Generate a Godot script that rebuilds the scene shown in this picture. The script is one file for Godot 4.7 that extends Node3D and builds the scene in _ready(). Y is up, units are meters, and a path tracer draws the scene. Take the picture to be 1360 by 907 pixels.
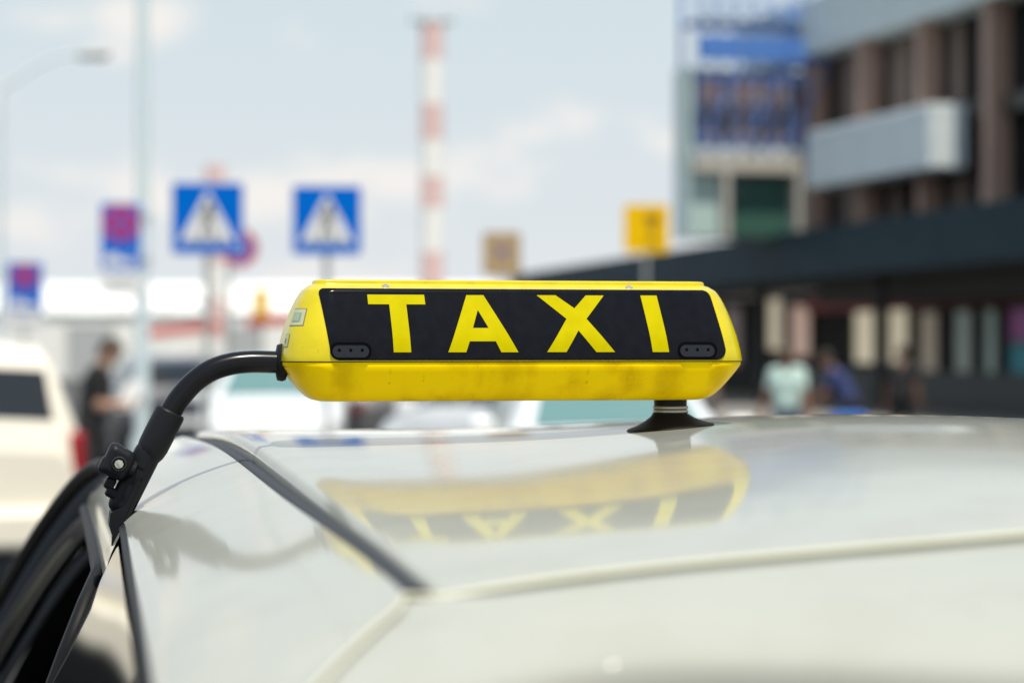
extends Node3D
# A yellow roof sign on an ivory taxi, parked beside a terminal. x is across the road, y up, -z forward along the road;
# "L" below is the distance forward from where the photographer stands.

const CX := 0.75            # the taxi's middle
const RAIL := 0.1724        # where the left roof moulding runs
var M := {}
var rng := RandomNumberGenerator.new()


func _ready():
	rng.seed = 77
	setup_view()
	make_materials()
	make_ground()
	make_terminal()
	make_canopy()
	make_shops()
	make_steel_frame()
	make_hall()
	make_masts_and_lamps()
	make_road_signs()
	make_barrier()
	make_parked_cars()
	make_people()
	make_taxi()
	make_taxi_sign()


# ---------------------------------------------------------------- camera, sky, sun

func setup_view():
	var cam := Camera3D.new()
	cam.name = "camera"
	cam.position = Vector3(0, 1.6, 0)
	cam.rotation = Vector3(deg_to_rad(0.124), deg_to_rad(-11.7), 0)
	cam.near = 0.05
	cam.far = 3000.0
	var at := CameraAttributesPhysical.new()
	at.frustum_focal_length = 79.4
	at.frustum_near = 0.05
	at.frustum_far = 3000.0
	at.frustum_focus_distance = 1.93
	at.exposure_aperture = 4.6
	cam.attributes = at
	cam.fov = 17.19
	add_child(cam)
	cam.current = true
	var env := Environment.new()
	env.background_mode = Environment.BG_SKY
	env.tonemap_mode = Environment.TONE_MAPPER_LINEAR
	env.tonemap_exposure = 1.0
	env.sdfgi_enabled = true
	env.ssao_enabled = true
	env.ssil_enabled = true
	var sky := Sky.new()
	var sm := PanoramaSkyMaterial.new()
	sm.panorama = ImageTexture.create_from_image(sky_image())
	sky.sky_material = sm
	env.sky = sky
	var we := WorldEnvironment.new()
	we.name = "world_environment"
	we.environment = env
	add_child(we)
	var sun := DirectionalLight3D.new()
	sun.name = "sun"
	sun.light_energy = 1.6
	sun.light_color = Color(1.0, 0.96, 0.89)
	sun.light_angular_distance = 0.5
	sun.shadow_enabled = true
	add_child(sun)
	# the sun stands high behind the photographer, a little to the right
	var az := deg_to_rad(-4.0)
	var el := deg_to_rad(67.0)
	var to_sun := Vector3(-sin(az) * cos(el), sin(el), cos(az) * cos(el))
	sun.look_at_from_position(to_sun * 50.0, Vector3.ZERO, Vector3.UP)


func sky_image() -> Image:
	var w := 1536
	var h := 768
	var im := Image.create(w, h, false, Image.FORMAT_RGBF)
	var big := FastNoiseLite.new()
	big.seed = 5
	big.noise_type = FastNoiseLite.TYPE_SIMPLEX_SMOOTH
	big.frequency = 1.0
	big.fractal_octaves = 5
	big.fractal_gain = 0.55
	var zen := Color(0.36, 0.53, 0.76)
	var mid := Color(0.655, 0.755, 0.805)
	var hor := Color(0.765, 0.80, 0.83)
	var cloud := Color(0.96, 0.915, 0.87)
	for j in h:
		var el := (0.5 - (j + 0.5) / h) * PI
		if el < 0.0:
			var g := Color(0.30, 0.30, 0.29)
			for i in w:
				im.set_pixel(i, j, g)
			continue
		var y := sin(el)
		var base := hor.lerp(mid, smoothstep(0.0, 0.17, y)).lerp(zen, smoothstep(0.12, 0.95, y))
		for i in w:
			var a := (i + 0.5) / w * TAU
			var d := Vector3(cos(a) * cos(el), y * 2.6, sin(a) * cos(el))
			var n := big.get_noise_3dv(d * 6.5)
			var c := smoothstep(0.12, 0.45, n) * 0.85
			im.set_pixel(i, j, base.lerp(cloud, c))
	return im


# ---------------------------------------------------------------- mesh tools

class Mb:
	var v := PackedVector3Array()
	var n := PackedVector3Array()
	var uv := PackedVector2Array()
	var ix := PackedInt32Array()

	func tri(a: Vector3, b: Vector3, c: Vector3):
		var nn := (c - a).cross(b - a).normalized()
		var s := v.size()
		v.append_array(PackedVector3Array([a, b, c]))
		n.append_array(PackedVector3Array([nn, nn, nn]))
		uv.append_array(PackedVector2Array([Vector2(a.x, a.y), Vector2(b.x, b.y), Vector2(c.x, c.y)]))
		ix.append_array(PackedInt32Array([s, s + 1, s + 2]))

	func quad(a: Vector3, b: Vector3, c: Vector3, d: Vector3):
		tri(a, b, c)
		tri(a, c, d)

	# smooth sheet p(s, t), s and t from 0 to 1
	func sheet(nu: int, nv: int, p: Callable, wrap := false):
		var s := v.size()
		for j in nv + 1:
			for i in nu + 1:
				var q: Vector3 = p.call(float(i) / nu, float(j) / nv)
				v.append(q)
				n.append(Vector3.ZERO)
				uv.append(Vector2(float(i) / nu, float(j) / nv))
		for j in nv:
			for i in nu:
				var a := s + j * (nu + 1) + i
				var b := a + 1
				var c := a + nu + 2
				var d := a + nu + 1
				for t in [[a, b, c], [a, c, d]]:
					var nn: Vector3 = (v[t[2]] - v[t[0]]).cross(v[t[1]] - v[t[0]])
					if nn.length_squared() < 1e-20:
						continue
					for k in t:
						n[k] += nn
						ix.append(k)
		if wrap:
			for j in nv + 1:
				var a := s + j * (nu + 1)
				var m := n[a] + n[a + nu]
				n[a] = m
				n[a + nu] = m
		for k in range(s, v.size()):
			n[k] = n[k].normalized() if n[k].length_squared() > 1e-24 else Vector3.UP

	func box(c: Vector3, size: Vector3, b := Basis.IDENTITY, r := 0.0):
		var h := size / 2.0
		r = minf(r, minf(h.x, minf(h.y, h.z)) * 0.98)
		if r <= 0.0:
			for f in 6:
				var ax := f % 3
				var sg := 1.0 if f < 3 else -1.0
				var q := []
				for k in [[-1, -1], [1, -1], [1, 1], [-1, 1]]:
					var p := Vector3.ZERO
					p[ax] = sg * h[ax]
					p[(ax + 1) % 3] = k[0] * h[(ax + 1) % 3] * sg
					p[(ax + 2) % 3] = k[1] * h[(ax + 2) % 3]
					q.append(c + b * p)
				quad(q[3], q[2], q[1], q[0])
			return
		for f in 6:
			var ax := f % 3
			var sg := 1.0 if f < 3 else -1.0
			var s := v.size()
			var us := knots(h[(ax + 1) % 3], r)
			var vs := knots(h[(ax + 2) % 3], r)
			for y in vs:
				for x in us:
					var p := Vector3.ZERO
					p[ax] = sg * h[ax]
					p[(ax + 1) % 3] = x * sg
					p[(ax + 2) % 3] = y
					var inner := Vector3(clampf(p.x, -(h.x - r), h.x - r), clampf(p.y, -(h.y - r), h.y - r), clampf(p.z, -(h.z - r), h.z - r))
					var d := (p - inner).normalized()
					v.append(c + b * (inner + d * r))
					n.append((b * d).normalized())
					uv.append(Vector2(x, y))
			var m := us.size()
			for j in vs.size() - 1:
				for i in m - 1:
					var a := s + j * m + i
					ix.append_array(PackedInt32Array([a, a + m + 1, a + 1, a, a + m, a + m + 1]))

	static func knots(h: float, r: float) -> Array:
		var k := [-h, -h + r * 0.3, -h + r * 0.65, -h + r]
		return k + [h - r, h - r * 0.65, h - r * 0.3, h]

	func lathe(prof: Array, sides: int, at: Vector3, b := Basis.IDENTITY):
		# prof: Vector2(radius, height); a repeated point makes a sharp edge
		var from := 0
		for k in range(1, prof.size() + 1):
			if k == prof.size() or prof[k].is_equal_approx(prof[k - 1]):
				var part := prof.slice(from, k)
				if part.size() > 1:
					var m: int = part.size() - 1
					sheet(sides, m, func(s, t):
						var q: Vector2 = part[int(round(t * m))]
						return at + b * Vector3(cos(s * TAU) * q.x, q.y, sin(s * TAU) * q.x), true)
				from = k

	func tube(path: Array, rad: Array, sides := 12, caps := true):
		var m := path.size() - 1
		var fr := []
		var up := Vector3.UP
		for k in m + 1:
			var d: Vector3 = (path[mini(k + 1, m)] - path[maxi(k - 1, 0)]).normalized()
			if k == 0 and absf(d.dot(up)) > 0.95:
				up = Vector3.RIGHT
			var x := up.cross(d).normalized()
			var y := d.cross(x)
			up = y
			fr.append([x, y])
		sheet(sides, m, func(s, t):
			var k := int(round(t * m))
			var r: float = rad[mini(k, rad.size() - 1)]
			return path[k] + (fr[k][0] * cos(s * TAU) + fr[k][1] * sin(s * TAU)) * r, true)
		if caps:
			for e in [0, m]:
				var r: float = rad[mini(e, rad.size() - 1)]
				for i in sides:
					var a := TAU * i / sides
					var c := TAU * (i + 1) / sides
					var p: Vector3 = path[e] + (fr[e][0] * cos(a) + fr[e][1] * sin(a)) * r
					var q: Vector3 = path[e] + (fr[e][0] * cos(c) + fr[e][1] * sin(c)) * r
					if e == 0:
						tri(path[e], p, q)
					else:
						tri(path[e], q, p)

	# flat outline (x, y) pushed from z0 to z1 in the frame f
	func prism(poly: PackedVector2Array, z0: float, z1: float, f := Transform3D.IDENTITY):
		if Geometry2D.is_polygon_clockwise(poly):
			poly.reverse()
		var t := Geometry2D.triangulate_polygon(poly)
		for k in range(0, t.size(), 3):
			var a := poly[t[k]]
			var b := poly[t[k + 1]]
			var c := poly[t[k + 2]]
			if (b - a).cross(c - a) > 0:
				var w := b
				b = c
				c = w
			tri(f * Vector3(a.x, a.y, z1), f * Vector3(b.x, b.y, z1), f * Vector3(c.x, c.y, z1))
			tri(f * Vector3(a.x, a.y, z0), f * Vector3(c.x, c.y, z0), f * Vector3(b.x, b.y, z0))
		for k in poly.size():
			var a := poly[k]
			var b := poly[(k + 1) % poly.size()]
			quad(f * Vector3(a.x, a.y, z0), f * Vector3(a.x, a.y, z1), f * Vector3(b.x, b.y, z1), f * Vector3(b.x, b.y, z0))

	func done() -> ArrayMesh:
		var a := []
		a.resize(Mesh.ARRAY_MAX)
		a[Mesh.ARRAY_VERTEX] = v
		a[Mesh.ARRAY_NORMAL] = n
		a[Mesh.ARRAY_TEX_UV] = uv
		a[Mesh.ARRAY_INDEX] = ix
		var m := ArrayMesh.new()
		m.add_surface_from_arrays(Mesh.PRIMITIVE_TRIANGLES, a)
		return m


func numbered(called: String, parent: Node) -> String:
	if not parent.has_node(NodePath(called)):
		return called
	var k := 1
	while parent.has_node(NodePath("%s_%03d" % [called, k])):
		k += 1
	return "%s_%03d" % [called, k]


func thing(called: String, label: String, category: String, at := Vector3.ZERO, turn := 0.0, group := "") -> Node3D:
	var o := Node3D.new()
	o.name = numbered(called, self)
	add_child(o, true)
	o.position = at
	o.rotation.y = turn
	o.set_meta("label", label)
	o.set_meta("category", category)
	if group:
		o.set_meta("group", group)
	return o


func put(called: String, mb: Mb, mat: Material, parent: Node, label := "") -> MeshInstance3D:
	var o := MeshInstance3D.new()
	o.name = numbered(called, parent)
	o.mesh = mb.done()
	o.material_override = mat
	parent.add_child(o, true)
	if label:
		o.set_meta("label", label)
	return o


func copy_of(src: Node3D, at: Vector3, turn: float, label: String) -> Node3D:
	var o: Node3D = src.duplicate()
	var nm := RegEx.create_from_string("_\\d{3}$").sub(src.name, "")
	o.name = numbered(nm, self)
	add_child(o, true)
	o.position = at
	o.rotation.y = turn
	o.set_meta("label", label)
	return o


func boxes(list: Array, r := 0.0) -> Mb:
	var mb := Mb.new()
	for b in list:
		mb.box(b[0], b[1], Basis.IDENTITY, r)
	return mb


func rounded(w: float, h: float, r: float, c := Vector2.ZERO, steps := 6) -> PackedVector2Array:
	var p := PackedVector2Array()
	for k in 4:
		var cc := Vector2((w / 2 - r) * [1, -1, -1, 1][k], (h / 2 - r) * [1, 1, -1, -1][k])
		for i in steps + 1:
			var a := PI / 2 * (k + float(i) / steps)
			p.append(c + cc + Vector2(cos(a), sin(a)) * r)
	return p


func disc(r: float, c := Vector2.ZERO, steps := 28) -> PackedVector2Array:
	var p := PackedVector2Array()
	for i in steps:
		p.append(c + Vector2(cos(TAU * i / steps), sin(TAU * i / steps)) * r)
	return p


func prism_mb(polys: Array, z0: float, z1: float, f := Transform3D.IDENTITY) -> Mb:
	var mb := Mb.new()
	for p in polys:
		mb.prism(p, z0, z1, f)
	return mb


# ---------------------------------------------------------------- materials

func srgb(r: float, g: float, b: float) -> Color:     # real-world (linear) base colour
	return Color(r, g, b).linear_to_srgb()


func plain(col: Color, rough := 0.5, metal := 0.0, coat := 0.0) -> StandardMaterial3D:
	var m := StandardMaterial3D.new()
	m.albedo_color = col
	m.roughness = rough
	m.metallic = metal
	if coat > 0.0:
		m.clearcoat_enabled = true
		m.clearcoat = coat
		m.clearcoat_roughness = 0.03
	return m


func grain(sd: int, freq: float, lo: Color, hi: Color, at := 0.5, size := 256, oct := 4, soft := 0.5) -> NoiseTexture2D:
	var nz := FastNoiseLite.new()
	nz.seed = sd
	nz.frequency = freq
	nz.fractal_octaves = oct
	var t := NoiseTexture2D.new()
	t.width = size
	t.height = size
	t.seamless = true
	t.noise = nz
	var g := Gradient.new()
	g.set_color(0, lo)
	g.set_color(1, hi)
	g.set_offset(0, maxf(0.0, at - soft))
	g.set_offset(1, minf(1.0, at + soft))
	t.color_ramp = g
	return t


func dusty(sd: int, size: int, freq: float, lo: Color, specks: int, deep: float) -> ImageTexture:
	# even paint with faint dirt clouds, drops that dried and small specks
	var im := Image.create(size, size, false, Image.FORMAT_RGB8)
	var nz := FastNoiseLite.new()
	nz.seed = sd
	nz.frequency = freq
	nz.fractal_octaves = 5
	var src := nz.get_seamless_image(size, size)
	for y in size:
		for x in size:
			im.set_pixel(x, y, lo.lerp(Color.WHITE, smoothstep(0.12, 0.62, src.get_pixel(x, y).r)))
	var r := RandomNumberGenerator.new()
	r.seed = sd
	for k in specks:
		var c := Vector2(r.randf() * size, r.randf() * size)
		var rad := 0.8 + 1.6 * pow(r.randf(), 3.0)
		var ring := r.randf() < 0.12
		if ring:
			rad = 4.0 + 5.0 * r.randf()
		var f := deep * (0.35 if ring else 0.5 + r.randf())
		for y in range(int(-rad) - 1, int(rad) + 2):
			for x in range(int(-rad) - 1, int(rad) + 2):
				var d := Vector2(x, y).length() / rad
				var a := clampf(1.2 - d, 0.0, 1.0)
				if ring:
					a = clampf(1.0 - absf(d - 0.85) * 5.0, 0.0, 1.0)
				if a <= 0.0:
					continue
				var px := posmod(int(c.x) + x, size)
				var py := posmod(int(c.y) + y, size)
				im.set_pixel(px, py, im.get_pixel(px, py).lerp(Color(0.30, 0.26, 0.20), a * f))
	return ImageTexture.create_from_image(im)


func textured(m: StandardMaterial3D, tex: Texture2D, scale: float) -> StandardMaterial3D:
	m.albedo_texture = tex
	m.uv1_triplanar = true
	m.uv1_world_triplanar = true
	m.uv1_scale = Vector3.ONE * scale
	return m


func make_materials():
	# the taxi and its sign
	M.ivory = textured(plain(srgb(0.385, 0.398, 0.362), 0.07), dusty(3, 768, 0.008, Color(0.975, 0.972, 0.962), 420, 0.20), 1.7)
	M.ivory.metallic_specular = 0.17
	M.seam_glint = plain(srgb(0.68, 0.66, 0.50), 0.4)  # cream tone of the highlight painted along the seam's edge
	M.moulding = plain(srgb(0.045, 0.051, 0.062), 0.55)
	M.moulding.metallic_specular = 0.16
	M.black_gloss = plain(srgb(0.012, 0.012, 0.014), 0.06)
	M.black_rubber = plain(srgb(0.009, 0.009, 0.01), 0.55)
	M.black_rubber.metallic_specular = 0.3
	M.black_plastic = textured(plain(srgb(0.011, 0.012, 0.016), 0.45), grain(8, 0.11, Color(0.8, 0.8, 0.8), Color(1, 1, 1), 0.5, 256), 24.0)
	M.black_plastic.metallic_specular = 0.3
	M.tube = plain(srgb(0.006, 0.006, 0.008), 0.22)
	M.tube.metallic_specular = 0.35
	M.dark_glass = plain(srgb(0.01, 0.011, 0.012), 0.03)
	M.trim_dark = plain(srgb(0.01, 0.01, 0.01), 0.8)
	M.chrome = plain(srgb(0.62, 0.62, 0.60), 0.15, 1.0)
	M.steel = plain(srgb(0.60, 0.58, 0.53), 0.42, 0.85)
	M.yellow = textured(plain(srgb(0.60, 0.50, 0.001), 0.22), dusty(20, 512, 0.02, Color(0.945, 0.94, 0.92), 160, 0.22), 4.0)
	M.yellow.metallic_specular = 0.5
	M.yellow_low = textured(plain(srgb(0.98, 0.68, 0.001), 0.3), dusty(21, 512, 0.012, Color(0.88, 0.85, 0.76), 240, 0.35), 3.0)
	M.yellow_low.metallic_specular = 0.15
	M.panel = textured(plain(srgb(0.009, 0.010, 0.014), 0.14), grain(22, 0.05, Color(1, 1, 1), Color(0.8, 0.8, 0.8), 0.5, 256, 5), 6.0)
	M.panel.metallic_specular = 0.2
	M.letter = textured(plain(srgb(0.50, 0.435, 0.001), 0.5), grain(23, 0.04, Color(0.94, 0.94, 0.9), Color(1, 1, 1), 0.45, 256, 5), 5.0)
	M.letter.metallic_specular = 0.1
	M.led = plain(srgb(0.015, 0.018, 0.025), 0.3)
	M.led_ring = plain(srgb(0.003, 0.003, 0.004), 0.5)
	M.led_ring.metallic_specular = 0.08
	M.led.metallic_specular = 0.35
	M.paper = plain(srgb(0.46, 0.46, 0.26), 0.4)
	M.paper_ink = plain(srgb(0.10, 0.12, 0.10), 0.5)
	M.paper_green = plain(srgb(0.20, 0.33, 0.30), 0.5)
	# the place
	M.asphalt = textured(plain(Color.WHITE, 0.9), grain(4, 0.05, srgb(0.035, 0.035, 0.036), srgb(0.075, 0.073, 0.07), 0.5, 512, 5), 0.35)
	M.paving = textured(plain(Color.WHITE, 0.85), grain(5, 0.06, srgb(0.20, 0.19, 0.175), srgb(0.30, 0.29, 0.27), 0.5, 256, 4), 0.5)
	M.kerb = plain(srgb(0.33, 0.32, 0.30), 0.8)
	M.line = plain(srgb(0.72, 0.72, 0.70), 0.7)
	M.pole = plain(srgb(0.62, 0.72, 0.76), 0.5)
	M.post = plain(srgb(0.40, 0.43, 0.42), 0.45, 0.3)
	M.mast_white = textured(plain(srgb(0.96, 0.95, 0.93), 0.5), grain(9, 0.03, Color(0.93, 0.93, 0.92), Color(1, 1, 1)), 0.4)
	M.mast_red = textured(plain(srgb(0.86, 0.60, 0.57), 0.5), grain(10, 0.03, Color(0.88, 0.9, 0.9), Color(1, 1, 1)), 0.4)  # faded red, paled further so the colour carries distant haze
	M.sign_white = plain(srgb(0.74, 0.75, 0.76), 0.3)
	M.sign_blue = plain(srgb(0.0, 0.13, 0.56), 0.3)
	M.sign_red = plain(srgb(0.50, 0.012, 0.03), 0.4)
	M.sign_red.metallic_specular = 0.15
	M.sign_blue.metallic_specular = 0.15
	M.sign_black = plain(srgb(0.03, 0.03, 0.035), 0.4)
	M.sign_back = plain(srgb(0.30, 0.31, 0.32), 0.4, 0.5)
	M.amber = plain(srgb(0.82, 0.50, 0.002), 0.45)
	M.amber.metallic_specular = 0.2
	M.amber_dark = plain(srgb(0.26, 0.13, 0.003), 0.4)
	M.tan = textured(plain(srgb(0.50, 0.36, 0.20), 0.5), grain(30, 0.03, Color(0.85, 0.85, 0.85), Color(1, 1, 1)), 1.2)
	M.violet = plain(srgb(0.10, 0.07, 0.34), 0.4)
	M.concrete = textured(plain(srgb(0.76, 0.86, 0.88), 0.75), grain(12, 0.03, Color(0.86, 0.86, 0.85), Color(1, 1, 1), 0.5, 512, 5), 0.22)
	M.white_panel = textured(plain(srgb(0.66, 0.74, 0.79), 0.45), grain(13, 0.03, Color(0.92, 0.92, 0.91), Color(1, 1, 1)), 0.3)
	M.slate = textured(plain(srgb(0.018, 0.040, 0.055), 0.6), grain(14, 0.02, Color(0.85, 0.88, 0.9), Color(1, 1, 1)), 0.2)
	M.slate.metallic_specular = 0.2
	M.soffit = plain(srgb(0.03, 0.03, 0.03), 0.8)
	M.column = textured(plain(srgb(0.52, 0.35, 0.28), 0.7), grain(15, 0.04, Color(0.8, 0.8, 0.8), Color(1, 1, 1)), 0.5)
	M.curtain = textured(plain(srgb(0.40, 0.31, 0.26), 0.9), grain(16, 0.05, Color(0.75, 0.75, 0.75), Color(1, 1, 1)), 0.8)
	M.curtain_dark = plain(srgb(0.13, 0.10, 0.09), 0.9)
	M.window = plain(srgb(0.012, 0.013, 0.015), 0.06)
	M.window_frame = plain(srgb(0.05, 0.045, 0.04), 0.5)
	M.tower_frame = textured(plain(srgb(0.50, 0.48, 0.44), 0.7), grain(17, 0.04, Color(0.88, 0.88, 0.88), Color(1, 1, 1)), 0.4)
	M.green_glass = plain(srgb(0.05, 0.12, 0.10), 0.12)
	M.pale_glass = plain(srgb(0.42, 0.55, 0.54), 0.2)
	M.blue_steel = plain(srgb(0.07, 0.19, 0.52), 0.5)
	M.hall = textured(plain(srgb(0.90, 0.90, 0.88), 0.6), grain(18, 0.02, Color(0.94, 0.94, 0.93), Color(1, 1, 1)), 0.15)
	M.hall_grey = plain(srgb(0.42, 0.44, 0.45), 0.6)
	M.shop_red = plain(srgb(0.40, 0.03, 0.03), 0.5)
	M.shop_base = plain(srgb(0.03, 0.045, 0.055), 0.5)
	M.boom_red = plain(srgb(0.62, 0.06, 0.035), 0.4)
	M.skin = plain(srgb(0.45, 0.26, 0.18), 0.55)
	M.skin.subsurf_scatter_enabled = true
	M.skin.subsurf_scatter_strength = 0.1
	M.skin_dark = plain(srgb(0.26, 0.13, 0.08), 0.55)
	M.hair = plain(srgb(0.02, 0.014, 0.01), 0.6)
	M.cloth_black = plain(srgb(0.013, 0.013, 0.016), 0.9)
	M.cloth_mint = plain(srgb(0.50, 0.66, 0.62), 0.9)
	M.cloth_navy = plain(srgb(0.03, 0.045, 0.14), 0.9)
	M.cloth_grey = plain(srgb(0.22, 0.21, 0.22), 0.9)
	M.cloth_jeans = plain(srgb(0.05, 0.07, 0.13), 0.9)
	M.bag_blue = plain(srgb(0.03, 0.13, 0.50), 0.6)
	M.rubber = plain(srgb(0.02, 0.02, 0.02), 0.8)
	M.rim = plain(srgb(0.45, 0.46, 0.47), 0.3, 0.8)
	M.tail_red = plain(srgb(0.32, 0.01, 0.015), 0.15)
	M.lamp_clear = plain(srgb(0.55, 0.57, 0.6), 0.1)
	M.car_glass = plain(srgb(0.02, 0.024, 0.03), 0.05)
	M.teal_glass = plain(srgb(0.12, 0.23, 0.23), 0.12)
	M.car_cream = plain(srgb(0.84, 0.79, 0.67), 0.25, 0.0, 0.8)
	M.car_white = plain(srgb(0.76, 0.78, 0.80), 0.25, 0.0, 0.8)
	M.car_dark = plain(srgb(0.05, 0.055, 0.07), 0.25, 0.0, 0.8)
	M.car_grey = plain(srgb(0.09, 0.085, 0.09), 0.25, 0.0, 0.8)


func lit(col: Color, e: float) -> StandardMaterial3D:
	var m := plain(col, 0.6)
	m.emission_enabled = true
	m.emission = col
	m.emission_energy_multiplier = e
	return m


# ---------------------------------------------------------------- ground

func structure(called: String, mb: Mb, mat: Material) -> MeshInstance3D:
	var o := put(called, mb, mat, self)
	o.set_meta("kind", "structure")
	return o


func make_ground():
	var g := Mb.new()
	g.quad(Vector3(-900, 0, -1500), Vector3(900, 0, -1500), Vector3(900, 0, 400), Vector3(-900, 0, 400))
	structure("ground", g, M.asphalt)
	var p := boxes([[Vector3(20.75, 0.06, -60), Vector3(14.5, 0.12, 160)]])
	structure("pavement", p, M.paving)
	var k := boxes([[Vector3(13.41, 0.065, -60), Vector3(0.18, 0.13, 160)]], 0.02)
	structure("kerb", k, M.kerb)
	var st := Mb.new()
	for i in 7:
		st.quad(Vector3(-3.2 + i * 1.0, 0.004, -23.2), Vector3(-2.7 + i * 1.0, 0.004, -23.2), Vector3(-2.7 + i * 1.0, 0.004, -19.6), Vector3(-3.2 + i * 1.0, 0.004, -19.6))
	structure("crossing_markings", st, M.line)


# ---------------------------------------------------------------- terminal

func make_terminal():
	# local axes: -z runs along the front away from the taxi, -x faces the road
	var t := thing("terminal_building", "grey terminal building with brown columns, dark windows and pale parapet above the long slate canopy", "building", Vector3(19.1, 0, -42.0), deg_to_rad(3.8))
	var wall := boxes([[Vector3(9.2, 6.3, 8.9), Vector3(17.6, 7.3, 40.2)]])
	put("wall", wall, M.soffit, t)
	# parapet of pale panels, one by one
	var n := 10
	for i in n:
		var z0 := -14.0 + i * 4.4
		var pm := boxes([[Vector3(-0.05, 9.28, z0 + 2.2), Vector3(0.9, 1.36, 4.36)]], 0.02)
		put("parapet_panel", pm, M.concrete, t)
	put("roof", boxes([[Vector3(9.4, 9.97, 6.0), Vector3(18.4, 0.12, 47)]]), M.concrete, t)
	# columns with dark windows and curtains between
	for i in 9:
		var z := -10.1 + i * 3.08
		put("column", boxes([[Vector3(-0.12, 6.42, z), Vector3(0.5, 4.36, 0.34)]], 0.03), M.column, t)
		if i == 8:
			break
		for row in 2:
			var y := 5.3 if row == 0 else 7.6
			var hgt := 1.9 if row == 0 else 1.95
			var w := put("window", boxes([[Vector3(0.36, y, z + 1.54), Vector3(0.06, hgt, 2.62)]]), M.window, t)
			var fr := boxes([[Vector3(0.33, y + hgt / 2 + 0.05, z + 1.54), Vector3(0.12, 0.1, 2.66)], [Vector3(0.33, y - hgt / 2 - 0.05, z + 1.54), Vector3(0.12, 0.1, 2.66)],
				[Vector3(0.32, y, z + 0.95), Vector3(0.08, hgt, 0.07)], [Vector3(0.32, y, z + 2.1), Vector3(0.08, hgt, 0.07)]])
			put("frame", fr, M.window_frame, w)
			var pick: int = [3, 1, 2, 0, 1, 3, 0, 2][i]
			if row == 1:
				pick = [5, 5, 1, 0, 1, 2, 0, 1][i]
			for k in pick:
				var cz := z + 0.5 + k * 0.5
				put("curtain", boxes([[Vector3(0.31, y, cz), Vector3(0.03, hgt - 0.06, 0.44)]], 0.01), M.curtain if (k + i) % 3 else M.curtain_dark, w)
	put("spandrel", boxes([[Vector3(0.1, 6.5, 3.0), Vector3(0.4, 0.36, 26)]], 0.02), M.window_frame, t)
	# the pale box that stands out of the front
	var bx := put("bay_box", boxes([[Vector3(-0.62, 5.95, -5.2), Vector3(0.86, 1.34, 6.4)]], 0.03), M.white_panel, t, "pale box standing out of the front between the columns")
	for i in 4:
		put("panel", boxes([[Vector3(-1.06, 5.95, -7.6 + i * 1.6), Vector3(0.03, 1.26, 1.56)]], 0.008), M.white_panel, bx)
	put("end_panel", boxes([[Vector3(-0.62, 5.95, -1.99), Vector3(0.8, 1.26, 0.03)]], 0.008), M.white_panel, bx)
	# stair block whose end wall looks back along the road
	var sb := put("stair_block", boxes([[Vector3(-1.1, 6.25, -11.0), Vector3(4.2, 4.1, 0.6)]]), M.curtain_dark, t)
	for i in 9:
		var x := -2.9 + i * 0.37
		put("curtain", boxes([[Vector3(x, 7.35, -10.63), Vector3(0.2, 1.9, 0.06)]], 0.015), M.column if i % 2 else M.curtain, sb)
	put("sill", boxes([[Vector3(-1.5, 6.28, -10.5), Vector3(3.4, 0.2, 0.4)]], 0.02), M.concrete, sb)
	# glazed porch below
	var po := put("glazed_bay", boxes([[Vector3(-1.5, 5.98, -10.42), Vector3(3.5, 0.42, 0.7)], [Vector3(-0.42, 5.0, -10.42), Vector3(0.42, 1.55, 0.7)], [Vector3(-2.42, 5.0, -10.42), Vector3(0.16, 1.55, 0.7)]], 0.02), M.tower_frame, t, "glazed bay with pale frame and green panes beside the columns")
	for i in 4:
		put("pane", boxes([[Vector3(-2.11 + i * 0.43, 5.0, -10.5), Vector3(0.41, 1.5, 0.05)]], 0.005), M.green_glass, po)
	put("side_pane", boxes([[Vector3(-2.87, 5.0, -10.42), Vector3(0.68, 1.55, 0.06)]], 0.005), M.pale_glass, po, "pale side pane")
	put("corner_post", boxes([[Vector3(-3.26, 6.25, -10.85), Vector3(0.14, 4.14, 0.95)]], 0.01), M.pale_glass, po)


func make_canopy():
	var t := thing("entrance_canopy", "long dark slate canopy running along the front of the terminal over the shops", "canopy", Vector3(17.4, 0, -48))
	for i in 12:
		var z := -33.0 + i * 6.0
		put("fascia_panel", boxes([[Vector3(0, 3.75, z), Vector3(0.14, 1.12, 5.97)]], 0.012), M.slate, t)
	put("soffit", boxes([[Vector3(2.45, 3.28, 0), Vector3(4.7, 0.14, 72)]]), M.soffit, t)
	put("top", boxes([[Vector3(2.45, 4.22, 0), Vector3(4.7, 0.12, 72)]]), M.slate, t)
	for i in 9:
		var mb := Mb.new()
		mb.lathe([Vector2(0.16, 0.12), Vector2(0.16, 3.2)], 14, Vector3(1.0, 0, 34 - i * 8.5))
		put("pillar", mb, M.soffit, t)


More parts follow.
